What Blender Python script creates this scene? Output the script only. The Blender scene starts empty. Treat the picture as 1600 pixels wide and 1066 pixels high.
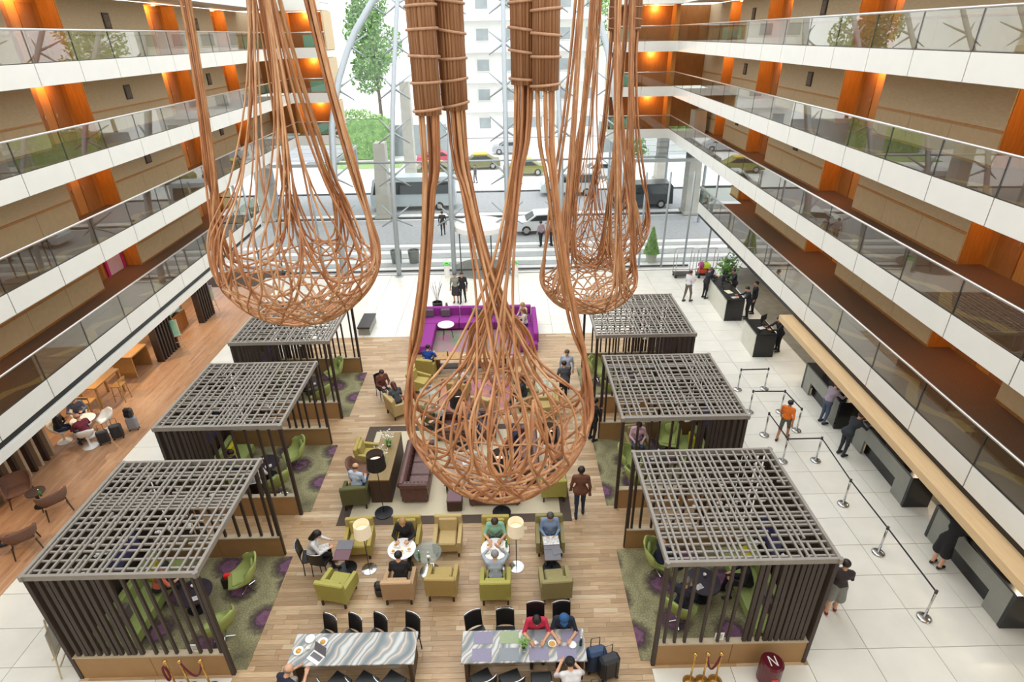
import bpy, bmesh, math, random
import numpy as np
from mathutils import Vector, Matrix, Euler

rnd = random.Random(7)
SC = bpy.context.scene
COL = SC.collection
PI = math.pi

# ------------------------------------------------------------------ camera
CAM_H = 12.5
cd = bpy.data.cameras.new('camera')
cd.sensor_width = 36.0
cd.lens = 905.0 / 1600.0 * 36.0
cd.clip_end = 600
cam = bpy.data.objects.new('camera', cd)
COL.objects.link(cam)
_Y = Vector((-13.0 / 905, 477.8 / 905, -1.0)).normalized()
_X = Vector((1.0, 0.0187, 0.0)); _X = (_X - _Y * _X.dot(_Y)).normalized()
_Z = _X.cross(_Y)
cam.matrix_world = Matrix.Translation((0, 0, CAM_H)) @ Matrix((_X, _Y, _Z)).to_4x4()
SC.camera = cam

# ------------------------------------------------------------------ sky, exposure
world = bpy.data.worlds.new('world'); SC.world = world
world.use_nodes = True
_bg = world.node_tree.nodes['Background']
_bg.inputs[0].default_value = (0.95, 0.975, 1.0, 1.0)
_bg.inputs[1].default_value = 1.25
SC.view_settings.view_transform = 'Standard'
SC.view_settings.look = 'None'
SC.view_settings.exposure = 0.95
SC.view_settings.gamma = 1.0
SC.view_settings.use_curve_mapping = False
SC.cycles.max_bounces = 7
SC.cycles.diffuse_bounces = 4
SC.cycles.glossy_bounces = 3
SC.cycles.transmission_bounces = 4
SC.cycles.transparent_max_bounces = 20
SC.cycles.caustics_reflective = False
SC.cycles.caustics_refractive = False
SC.cycles.sample_clamp_indirect = 4.0

# ------------------------------------------------------------------ materials
def lin(c):
    if isinstance(c, str):
        c = c.lstrip('#'); c = [int(c[i:i + 2], 16) / 255 for i in (0, 2, 4)]
    return tuple((x / 12.92 if x <= 0.04045 else ((x + 0.055) / 1.055) ** 2.4) for x in c[:3]) + (1.0,)

MATS = {}
def mat(name, c, rough=0.6, metal=0.0, var=0.0, scale=8.0, stretch=(1, 1, 1), bump=0.0, c2=None, rand=0.0, spec=0.5, coords='Object', detail=4.0, emit=None, estr=0.0, trans=0.0, alpha=1.0):
    """procedural material: noise between two tones, random tint for each object, fine relief"""
    if name in MATS: return MATS[name]
    m = bpy.data.materials.new(name); m.use_nodes = True
    nt = m.node_tree; n = nt.nodes; l = nt.links
    b = n['Principled BSDF']
    b.inputs['Roughness'].default_value = rough
    b.inputs['Metallic'].default_value = metal
    b.inputs['Specular IOR Level'].default_value = spec
    b.inputs['Transmission Weight'].default_value = trans
    col = lin(c)
    if c2 is None: c2c = tuple(max(0, x * (1 - var)) for x in col[:3]) + (1,)
    else: c2c = lin(c2)
    b.inputs['Base Color'].default_value = col
    out = None
    if var > 0 or c2 is not None or bump > 0:
        tc = n.new('ShaderNodeTexCoord'); mp = n.new('ShaderNodeMapping'); nz = n.new('ShaderNodeTexNoise')
        mp.inputs['Scale'].default_value = stretch
        nz.inputs['Scale'].default_value = scale; nz.inputs['Detail'].default_value = detail
        l.new(tc.outputs[coords], mp.inputs[0]); l.new(mp.outputs[0], nz.inputs['Vector'])
        if rand > 0 or True:
            oi = n.new('ShaderNodeObjectInfo'); mm = n.new('ShaderNodeMath'); mm.operation = 'MULTIPLY'; mm.inputs[1].default_value = 37.0
            cb = n.new('ShaderNodeCombineXYZ'); l.new(oi.outputs['Random'], mm.inputs[0])
            for k in range(3): l.new(mm.outputs[0], cb.inputs[k])
            l.new(cb.outputs[0], mp.inputs['Location'])
        if var > 0 or c2 is not None:
            rp = n.new('ShaderNodeValToRGB')
            rp.color_ramp.elements[0].position = 0.35; rp.color_ramp.elements[1].position = 0.68
            rp.color_ramp.elements[0].color = c2c; rp.color_ramp.elements[1].color = col
            l.new(nz.outputs['Fac'], rp.inputs[0]); out = rp.outputs[0]
        if bump > 0:
            bp = n.new('ShaderNodeBump'); bp.inputs['Strength'].default_value = bump; bp.inputs['Distance'].default_value = 0.01
            l.new(nz.outputs['Fac'], bp.inputs['Height']); l.new(bp.outputs[0], b.inputs['Normal'])
    if rand > 0:
        oi = n.new('ShaderNodeObjectInfo'); mr = n.new('ShaderNodeMapRange')
        mr.inputs['To Min'].default_value = 1 - rand; mr.inputs['To Max'].default_value = 1 + rand
        hs = n.new('ShaderNodeHueSaturation')
        l.new(oi.outputs['Random'], mr.inputs[0]); l.new(mr.outputs[0], hs.inputs['Value'])
        if out is not None: l.new(out, hs.inputs['Color'])
        else: hs.inputs['Color'].default_value = col
        out = hs.outputs[0]
    if out is not None: l.new(out, b.inputs['Base Color'])
    if emit is not None:
        b.inputs['Emission Color'].default_value = lin(emit); b.inputs['Emission Strength'].default_value = estr
    MATS[name] = m
    return m

def glass_mat(name, tint=(0.93, 0.96, 0.94), refl=1.0, rough=0.0):
    """thin pane: tinted see-through with Fresnel mirror reflection"""
    m = bpy.data.materials.new(name); m.use_nodes = True
    nt = m.node_tree; n = nt.nodes; l = nt.links
    n.clear()
    o = n.new('ShaderNodeOutputMaterial'); mx = n.new('ShaderNodeMixShader'); t = n.new('ShaderNodeBsdfTransparent'); g = n.new('ShaderNodeBsdfGlossy')
    fr = n.new('ShaderNodeFresnel'); ge = n.new('ShaderNodeNewGeometry'); mr = n.new('ShaderNodeMapRange'); mr.inputs['To Min'].default_value = 1.5; mr.inputs['To Max'].default_value = 1 / 1.5; l.new(ge.outputs['Backfacing'], mr.inputs[0]); l.new(mr.outputs[0], fr.inputs[0])
    mu = n.new('ShaderNodeMath'); mu.operation = 'MULTIPLY'; mu.inputs[1].default_value = refl; mu.use_clamp = True
    t.inputs[0].default_value = tuple(tint) + (1,)
    g.inputs['Roughness'].default_value = rough
    l.new(fr.outputs[0], mu.inputs[0]); l.new(mu.outputs[0], mx.inputs[0]); l.new(t.outputs[0], mx.inputs[1]); l.new(g.outputs[0], mx.inputs[2]); l.new(mx.outputs[0], o.inputs[0])
    MATS[name] = m
    return m

# ------------------------------------------------------------------ mesh builder
class MB:
    def __init__(s): s.v = []; s.f = []; s.m = []; s.cur = 0
    def add(s, v, f):
        o = len(s.v); s.v.extend([tuple(p) for p in v]); s.f.extend([tuple(i + o for i in q) for q in f]); s.m.extend([s.cur] * len(f)); return s
    def box(s, c, d, rz=0.0, ch=0.0, M=None):
        x, y, z = d[0] / 2, d[1] / 2, d[2] / 2
        if ch <= 0:
            v = [(a * x, b * y, e * z) for e in (-1, 1) for b in (-1, 1) for a in (-1, 1)]
            f = [(0, 2, 3, 1), (4, 5, 7, 6), (0, 1, 5, 4), (2, 6, 7, 3), (0, 4, 6, 2), (1, 3, 7, 5)]
        else:
            ch = min(ch, x * .49, y * .49, z * .49)
            xs, ys, zs = x - ch, y - ch, z - ch
            v = []; idx = {}
            def oct_ring(hx, hy, c, zz): return [(hx, -hy + c, zz), (hx, hy - c, zz), (hx - c, hy, zz), (-hx + c, hy, zz), (-hx, hy - c, zz), (-hx, -hy + c, zz), (-hx + c, -hy, zz), (hx - c, -hy, zz)]
            r = [oct_ring(xs, ys, 0.0, -z), oct_ring(x, y, ch, -zs), oct_ring(x, y, ch, zs), oct_ring(xs, ys, 0.0, z)]
            for q in r: v += q
            f = []
            for k in range(3):
                for i in range(8): f.append((k * 8 + i, k * 8 + (i + 1) % 8, (k + 1) * 8 + (i + 1) % 8, (k + 1) * 8 + i))
            f.append(tuple(range(7, -1, -1))); f.append(tuple(range(24, 32)))
        cr, sr = math.cos(rz), math.sin(rz)
        if M is not None: v = [tuple(M @ Vector(p)) for p in v]
        else: v = [(c[0] + p[0] * cr - p[1] * sr, c[1] + p[0] * sr + p[1] * cr, c[2] + p[2]) for p in v]
        return s.add(v, f)
    def lathe(s, prof, n=16, c=(0, 0, 0), M=None, close=False, sx=1.0, sy=1.0):
        v = []; f = []
        k = len(prof)
        for i in range(n):
            a = 2 * PI * i / n
            for r, z in prof: v.append((r * math.cos(a) * sx, r * math.sin(a) * sy, z))
        for i in range(n):
            j = (i + 1) % n
            for q in range(k - 1): f.append((i * k + q, j * k + q, j * k + q + 1, i * k + q + 1))
        if prof[0][0] > 1e-6: f.append(tuple(i * k for i in range(n - 1, -1, -1)))
        if prof[-1][0] > 1e-6: f.append(tuple(i * k + k - 1 for i in range(n)))
        if M is not None: v = [tuple(M @ Vector(p)) for p in v]
        else: v = [(p[0] + c[0], p[1] + c[1], p[2] + c[2]) for p in v]
        return s.add(v, f)
    def tube(s, pts, r, n=6, caps=True, closed=False):
        pts = [Vector(p) for p in pts]; k = len(pts)
        rs = r if isinstance(r, (list, tuple)) else [r] * k
        v = []; f = []
        t0 = (pts[1] - pts[0]).normalized()
        up = Vector((0, 0, 1)) if abs(t0.z) < 0.9 else Vector((1, 0, 0))
        nrm = (up - t0 * up.dot(t0)).normalized()
        for i, p in enumerate(pts):
            if closed: t = (pts[(i + 1) % k] - pts[i - 1])
            else: t = (pts[min(i + 1, k - 1)] - pts[max(i - 1, 0)])
            if t.length < 1e-9: t = t0
            t = t.normalized()
            nrm = nrm - t * nrm.dot(t)
            if nrm.length < 1e-6: nrm = t.orthogonal()
            nrm.normalize(); bn = t.cross(nrm)
            for j in range(n):
                a = 2 * PI * j / n
                v.append(tuple(p + (nrm * math.cos(a) + bn * math.sin(a)) * rs[i]))
        for i in range(k if closed else k - 1):
            i2 = (i + 1) % k
            for j in range(n):
                j2 = (j + 1) % n
                f.append((i * n + j, i * n + j2, i2 * n + j2, i2 * n + j))
        if caps and not closed:
            f.append(tuple(range(n - 1, -1, -1))); f.append(tuple((k - 1) * n + j for j in range(n)))
        return s.add(v, f)
    def prism(s, poly, z0, z1, M=None):
        k = len(poly)
        v = [(x, y, z0) for x, y in poly] + [(x, y, z1) for x, y in poly]
        f = [tuple(range(k - 1, -1, -1)), tuple(range(k, 2 * k))] + [(i, (i + 1) % k, k + (i + 1) % k, k + i) for i in range(k)]
        if M is not None: v = [tuple(M @ Vector(p)) for p in v]
        return s.add(v, f)
    def grid(s, P):
        """P: rows of points"""
        nr, nc = len(P), len(P[0]); v = [p for r in P for p in r]
        f = [(i * nc + j, i * nc + j + 1, (i + 1) * nc + j + 1, (i + 1) * nc + j) for i in range(nr - 1) for j in range(nc - 1)]
        return s.add(v, f)
    def ball(s, c, r, n=8, sx=1, sy=1, sz=1):
        k = max(4, n // 2 + 1)
        prof = [(max(1e-7, r * math.sin(PI * i / k)) if 0 < i < k else 0.0, -r * math.cos(PI * i / k) * sz) for i in range(k + 1)]
        return s.lathe(prof, n, c, sx=sx, sy=sy)
    def mesh(s, name, mats, smooth=False):
        me = bpy.data.meshes.new(name)
        me.from_pydata(s.v, [], s.f)
        if not isinstance(mats, (list, tuple)): mats = [mats]
        for m in mats: me.materials.append(m)
        if len(mats) > 1: me.polygons.foreach_set('material_index', s.m)
        if smooth: me.polygons.foreach_set('use_smooth', [True] * len(me.polygons))
        me.update()
        return me
    def build(s, name, mats, parent=None, smooth=False, loc=None, rz=0.0, bevel=0.0):
        return put(name, s.mesh(name, mats, smooth), parent, loc, rz, bevel)

def put(name, me, parent=None, loc=None, rz=0.0, bevel=0.0):
    o = bpy.data.objects.new(name, me); COL.objects.link(o)
    if parent is not None: o.parent = parent
    if loc is not None: o.location = loc
    if rz: o.rotation_euler = (0, 0, rz)
    return o

def tag(o, label=None, cat=None, group=None, kind=None):
    if label: o['label'] = label
    if cat: o['category'] = cat
    if group: o['group'] = group
    if kind: o['kind'] = kind
    return o

def thing(name, label, cat, loc=(0, 0, 0), rz=0.0, group=None, kind=None):
    o = bpy.data.objects.new(name, None); COL.objects.link(o)
    o.empty_display_size = 0.2
    o.location = loc; o.rotation_euler = (0, 0, rz)
    return tag(o, label, cat, group, kind)

def dup(root, loc, rz, label=None, group=None, swap=None, scale=None):
    """copy a thing with copies of its parts and sub-parts; swap: {old material: new material}"""
    def cp(o, par):
        c = o.copy(); COL.objects.link(c); c.parent = par
        if swap and o.data is not None and getattr(o.data, 'materials', None) is not None:
            for i, m in enumerate(o.data.materials):
                if m in swap:
                    c.material_slots[i].link = 'OBJECT'; c.material_slots[i].material = swap[m]
        for ch in KIDS.get(o.name, None) or o.children: cp(ch, c)
        return c
    r = cp(root, None)
    r.location = loc; r.rotation_euler = (0, 0, rz)
    if scale: r.scale = scale
    if label: r['label'] = label
    if group: r['group'] = group
    return r
KIDS = {}
def lamp_light(name, kind, energy, color, parent, loc, size=0.1, spot=None, rot=None):
    d = bpy.data.lights.new(name, kind); d.energy = energy; d.color = color
    if kind in ('POINT', 'SPOT'): d.shadow_soft_size = size
    if kind == 'AREA': d.size = size
    if kind == 'SPOT' and spot: d.spot_size = spot; d.spot_blend = 0.6
    o = bpy.data.objects.new(name, d); COL.objects.link(o); o.parent = parent; o.location = loc
    if rot: o.rotation_euler = rot
    return o

# atrium side planes (slightly fanned) and storey heights
def XR(y): return 10.617 + 0.0338 * y
def XL(y): return -14.02 - 0.0299 * y
AR = math.atan(0.0338); AL = math.atan(-0.0299)
def RAIL(i): return 4.19 + 2.905 * i
# ================================================================== materials of the building
def plank_mat(name, tones, rough=0.38, stretch=(1.5, 26, 1), scale=2.2, bumpy=0.15):
    m = bpy.data.materials.new(name); m.use_nodes = True
    n = m.node_tree.nodes; l = m.node_tree.links; b = n['Principled BSDF']
    b.inputs['Roughness'].default_value = rough
    oi = n.new('ShaderNodeObjectInfo'); ge = n.new('ShaderNodeNewGeometry')
    ad = n.new('ShaderNodeMath'); ad.operation = 'ADD'; fr = n.new('ShaderNodeMath'); fr.operation = 'FRACT'
    l.new(oi.outputs['Random'], ad.inputs[0]); l.new(ge.outputs['Random Per Island'], ad.inputs[1]); l.new(ad.outputs[0], fr.inputs[0])
    rp = n.new('ShaderNodeValToRGB'); rp.color_ramp.interpolation = 'LINEAR'
    els = rp.color_ramp.elements
    while len(els) < len(tones): els.new(0.5)
    for i, t in enumerate(tones): els[i].position = i / (len(tones) - 1); els[i].color = lin(t)
    l.new(fr.outputs[0], rp.inputs[0])
    tc = n.new('ShaderNodeTexCoord'); mp = n.new('ShaderNodeMapping'); mp.inputs['Scale'].default_value = stretch
    nz = n.new('ShaderNodeTexNoise'); nz.inputs['Scale'].default_value = scale; nz.inputs['Detail'].default_value = 5
    l.new(tc.outputs['Object'], mp.inputs[0]); l.new(mp.outputs[0], nz.inputs['Vector'])
    cb = n.new('ShaderNodeCombineXYZ'); mu = n.new('ShaderNodeMath'); mu.operation = 'MULTIPLY'; mu.inputs[1].default_value = 31
    l.new(fr.outputs[0], mu.inputs[0]); l.new(mu.outputs[0], cb.inputs[0]); l.new(mu.outputs[0], cb.inputs[2]); l.new(cb.outputs[0], mp.inputs['Location'])
    r2 = n.new('ShaderNodeMapRange'); r2.inputs['From Min'].default_value = 0.3; r2.inputs['From Max'].default_value = 0.7; r2.inputs['To Min'].default_value = 0.78; r2.inputs['To Max'].default_value = 1.12
    l.new(nz.outputs['Fac'], r2.inputs[0])
    hs = n.new('ShaderNodeHueSaturation'); l.new(rp.outputs[0], hs.inputs['Color']); l.new(r2.outputs[0], hs.inputs['Value'])
    l.new(hs.outputs[0], b.inputs['Base Color'])
    bp = n.new('ShaderNodeBump'); bp.inputs['Strength'].default_value = bumpy; bp.inputs['Distance'].default_value = 0.004
    l.new(nz.outputs['Fac'], bp.inputs['Height']); l.new(bp.outputs[0], b.inputs['Normal'])
    MATS[name] = m
    return m

M_plank = plank_mat('lounge_planks', ['a0815c', 'bd9e78', 'ad8c66', 'cbad87', 'a48763', 'c0a27c', 'b3946e', 'd3bc9a'])
M_cafe = plank_mat('cafe_planks', ['a5795a', 'b88d66', 'ad8260', 'bd9470'], stretch=(26, 1.5, 1))
M_grout = mat('floor_bed', '8d8a80', 0.8, var=0.2, scale=3)
M_woodbed = mat('wood_bed', '5b4432', 0.8, var=0.2, scale=3)
M_tile = mat('cream_stone_tile', 'e9e6da', 0.22, var=0.07, scale=1.6, rand=0.025, spec=0.45)
M_white = mat('white_fascia', 'e3e2da', 0.45, var=0.03, scale=2)
M_soffit = mat('soffit_white', 'e6e1d4', 0.7, var=0.04, scale=2)
M_dark = mat('dark_steel', '4a4640', 0.4, metal=0.6, var=0.1, scale=6)
M_rail = mat('brushed_rail', 'd2d0cb', 0.3, metal=0.75, var=0.05, scale=9)
M_beige = mat('beige_wall_fabric', 'd2bc98', 0.85, var=0.10, scale=5, stretch=(1, 1, 3), bump=0.1)
M_beige2 = mat('beige_wainscot', 'cbb088', 0.8, var=0.08, scale=5)
M_honey = mat('honey_wood', 'c98a42', 0.45, var=0.22, scale=3, stretch=(6, 6, 0.6))
M_honeyd = mat('honey_wood_dark', 'a86c30', 0.5, var=0.25, scale=3, stretch=(6, 6, 0.6))
M_corr = mat('corridor_carpet', '70523c', 0.9, var=0.35, scale=22, stretch=(0.6, 6, 1), bump=0.2)
M_corr2 = mat('corridor_carpet_band', '94794a', 0.9, var=0.3, scale=16, stretch=(0.6, 6, 1))
M_glass = glass_mat('balustrade_glass', (0.90, 0.93, 0.88), 1.7)
M_teal = mat('teal_glass', '86bcae', 0.12, var=0.05, scale=3)
M_fglass = glass_mat('facade_glass', (0.975, 0.985, 0.98), 0.5)
M_black = mat('black_metal', '1d1b1a', 0.45, var=0.1, scale=10)
M_frame = mat('picture_frame', '3b2718', 0.5, var=0.2, scale=10)
M_pict = mat('picture_print', '8a6f52', 0.6, c2='3f3a36', scale=14)
M_lightwood = mat('pelmet_wood', 'd9b98c', 0.5, var=0.1, scale=3, stretch=(6, 0.5, 6))
M_steel = mat('mast_steel', 'a4acaf', 0.4, metal=0.3, var=0.05, scale=4)
M_magenta = mat('magenta_panel', 'c3247c', 0.6, var=0.1, scale=3)
M_door = mat('pale_door', 'd9b7c4', 0.6, var=0.05, scale=3)
M_lampglass = mat('warm_lamp_lens', 'ffd9a0', 0.5, emit='ffb45a', estr=14.0)
M_coollens = mat('downlight_lens', 'fff2dd', 0.5, emit='ffe0b0', estr=10.0)

# ================================================================== floors
def tile_field(parent, x0, x1, y0, y1, nx, ny, m):
    w, d = (x1 - x0) / nx, (y1 - y0) / ny
    me = MB().box((0, 0, -0.01), (w - 0.012, d - 0.012, 0.02), ch=0.003).mesh('tile', m)
    for i in range(nx):
        for j in range(ny):
            put('tile', me, parent, (x0 + (i + .5) * w, y0 + (j + .5) * d, 0.0))

fl = MB().box((-1.5, 12.75, -0.06), (44, 39.5, 0.08)).build('floor', M_grout); tag(fl, 'cream stone tiled lobby floor around the wooden lounge', kind='structure')
tile_field(fl, 6.5, 12.5, 4.3, 24.3, 4, 20, M_tile)
tile_field(fl, -13.2, -9.7, 4.3, 24.3, 2, 20, M_tile)
tile_field(fl, -14.4, 12.5, 24.3, 32.3, 18, 8, M_tile)
tile_field(fl, -9.7, -6.3, 4.3, 8.0, 2, 3, M_tile)
tile_field(fl, 3.0, 6.5, 4.3, 8.0, 2, 3, M_tile)

wf = MB().box((-1.6, 14.3, -0.03), (16.2, 20.0, 0.04)).build('floor', M_woodbed); tag(wf, 'brown mixed plank lounge floor between the lattice pavilions', kind='structure')
PLW = 0.13
cand = []
y = 4.3; row = 0
while y < 24.25:
    xa, xb = (-6.3, 3.0) if y + PLW < 8.0 else (-9.7, 6.5)
    x = xa - rnd.random() * 0.9
    while x < xb:
        L = rnd.choice((0.6, 0.9, 1.2, 1.5)); a, b = max(x, xa), min(x + L, xb)
        if b - a > 0.08: cand.append((a, b, y))
        x += L
    y += PLW; row += 1
vis = [c for c in cand if 7.25 < c[2] and -6.2 < c[0] and c[1] < 3.1]
near = set(vis[:300])
_pc = {}
for (a, b, y) in near:
    k = round(b - a, 3)
    if k not in _pc: _pc[k] = MB().box((0, 0, 0), (b - a - 0.004, PLW - 0.004, 0.016), ch=0.002).mesh('plank', M_plank)
    put('plank', _pc[k], wf, ((a + b) / 2, y + PLW / 2, 0.0))
rest = MB()
for c in cand:
    if c in near: continue
    a, b, y = c
    rest.box(((a + b) / 2, y + PLW / 2, 0.0), (b - a - 0.004, PLW - 0.004, 0.016))
tag(rest.build('plank_field', M_plank, wf), kind='stuff')

cf = MB().box((-15.7, 18.9, -0.02), (5.0, 29.2, 0.02)).build('floor', M_woodbed); tag(cf, 'warm orange wooden floor of the side cafe under the gallery', kind='structure')
pf = MB()
x = -18.2
while x < -13.25:
    y = 4.3 - rnd.random() * 1.5
    while y < 31.0:
        L = rnd.choice((1.0, 1.4, 1.8)); a, b = max(y, 4.3), min(y + L, 31.0)
        if b > a + 0.05: pf.box((x + 0.05, (a + b) / 2, -0.004), (0.098, b - a - 0.004, 0.016))
        y += L
    x += 0.1
tag(pf.build('plank_field', M_cafe, cf), kind='stuff')

# ================================================================== galleries
SIDE = {'R': dict(org=(10.617, 0, 0), rz=-AR, s=1, name='reception', posts=[15.27 + 2.29 * k for k in range(-5, 14)], y1=45.3),
        'L': dict(org=(-14.02, 0, 0), rz=-AL, s=-1, name='cafe', posts=[17.86 + 2.26 * k for k in range(-6, 13)], y1=45.3)}
LEVEL = ['lowest', 'second', 'third', 'fourth', 'topmost']
_fas = {}
def boxmesh(key, dims, m, ch=0.0, name=None):
    k = (key,) + tuple(round(d, 3) for d in dims)
    if k not in _fas: _fas[k] = MB().box((0, 0, 0), dims, ch=ch).mesh(name or key, m)
    return _fas[k]

def gallery(side, i):
    S = SIDE[side]; s = S['s']; zr = RAIL(i); y0 = 3.0; y1 = S['y1']
    if i == 0: y1 = 35.4 if side == 'R' else 35.0
    post = [p for p in S['posts'] if y0 < p < y1 - 0.4] + [y1]
    g = thing('gallery_balcony', '%s white gallery balcony with glass balustrade above the %s side' % (LEVEL[i], S['name']), 'balcony', S['org'], S['rz'])
    # slab, carpeted top, soffit
    MB().box((s * 1.35, (y0 + y1) / 2, zr - 1.35), (2.66, y1 - y0, 0.44)).build('floor_slab', M_soffit, g)
    c = MB().box((s * 1.34, (y0 + y1) / 2, zr - 1.11), (2.62, y1 - y0 - 0.02, 0.03)).build('corridor_carpet', M_corr, g)
    for q in range(7):      # winding ochre carpet bands that also mimic curved reflections in the glass
        yc = 7 + q * 5.2
        if yc + 2 > y1: break
        pts = [[(s * (0.5 + 0.35 * math.sin(t * 1.3 + q) + w), yc + t * 0.5, zr - 1.091) for w in (0, 0.35)] for t in range(9)]
        MB().grid(pts).build('carpet_band', M_corr2, c)
    # handrail
    MB().tube([(0, y0, zr), (0, y1, zr)], 0.035, 8).build('handrail', M_rail, g, smooth=True)
    p0 = y0
    for p in post:
        L = p - p0; yc = (p + p0) / 2
        put('fascia_panel', boxmesh('fascia', (0.05, L - 0.03, 0.66), M_white, 0.006, 'fascia_panel'), g, (0, yc, zr - 1.27))
        put('glass_panel', boxmesh('glassp', (0.014, L - 0.05, 0.90), M_glass, 0, 'glass_panel'), g, (0, yc, zr - 0.48))
        put('post', boxmesh('post', (0.035, 0.03, 1.56), M_dark, 0, 'post'), g, (s * 0.012, p, zr - 0.80))
        p0 = p
    MB().box((s * 0.0, (y0 + y1) / 2, zr - 0.93), (0.045, y1 - y0, 0.025)).build('glass_channel', M_dark, g)
    if i == 0:      # dark band and white edge under the lowest gallery
        MB().box((s * 0.12, (y0 + y1) / 2, zr - 1.72), (0.1, y1 - y0, 0.22)).build('dark_band', M_black, g)
        if side == 'L': MB().box((s * 0.02, (y0 + y1) / 2, zr - 1.97), (0.14, y1 - y0, 0.28)).build('edge_beam', M_white, g)
        else: MB().box((-0.17, 12.0, zr - 1.95), (0.56, 18.0, 0.24), ch=0.008).build('reception_pelmet', M_lightwood, g)
    if i >= 1:      # end return with teal screen
        w = 3.0 if side == 'L' else 4.6
        MB().tube([(0, y1, zr), (-s * w, y1, zr)], 0.035, 8).build('end_handrail', M_rail, g, smooth=True)
        k = 2 if side == 'R' else 1
        for q in range(k):
            xx = -s * (w / k) * (q + .5)
            put('fascia_panel', boxmesh('fascia_e', (w / k - 0.03, 0.05, 0.66), M_white, 0.006, 'fascia_panel'), g, (xx, y1, zr - 1.27))
            put('glass_panel', boxmesh('glass_e', (w / k - 0.05, 0.014, 0.90), M_glass, 0, 'glass_panel'), g, (xx, y1, zr - 0.48))
        put('teal_screen', boxmesh('teal', (1.3, 0.02, 0.75), M_teal, 0, 'teal_screen'), g, (-s * (w - 0.9), y1 + 0.2, zr - 0.52))
        MB().box((-s * (w / 2 - 0.2) + 0, y1 + 1.3, zr - 1.35), (w + 0.4, 2.56, 0.44)).build('end_slab', M_soffit, g)
        MB().box((-s * (w / 2 - 0.2) + 0, y1 + 1.3, zr - 1.11), (w + 0.4, 2.5, 0.03)).build('end_carpet', M_corr, g)
    if i == 0:
        MB().tube([(0, y1, zr), (s * 2.5, y1, zr)], 0.03, 8).build('end_handrail', M_dark, g, smooth=True)
        put('glass_panel', boxmesh('glass_e', (2.5, 0.014, 0.90), M_glass, 0, 'glass_panel'), g, (s * 1.25, y1, zr - 0.48))
    return g
for i in range(5):
    for sd in 'RL': gallery(sd, i)

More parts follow.
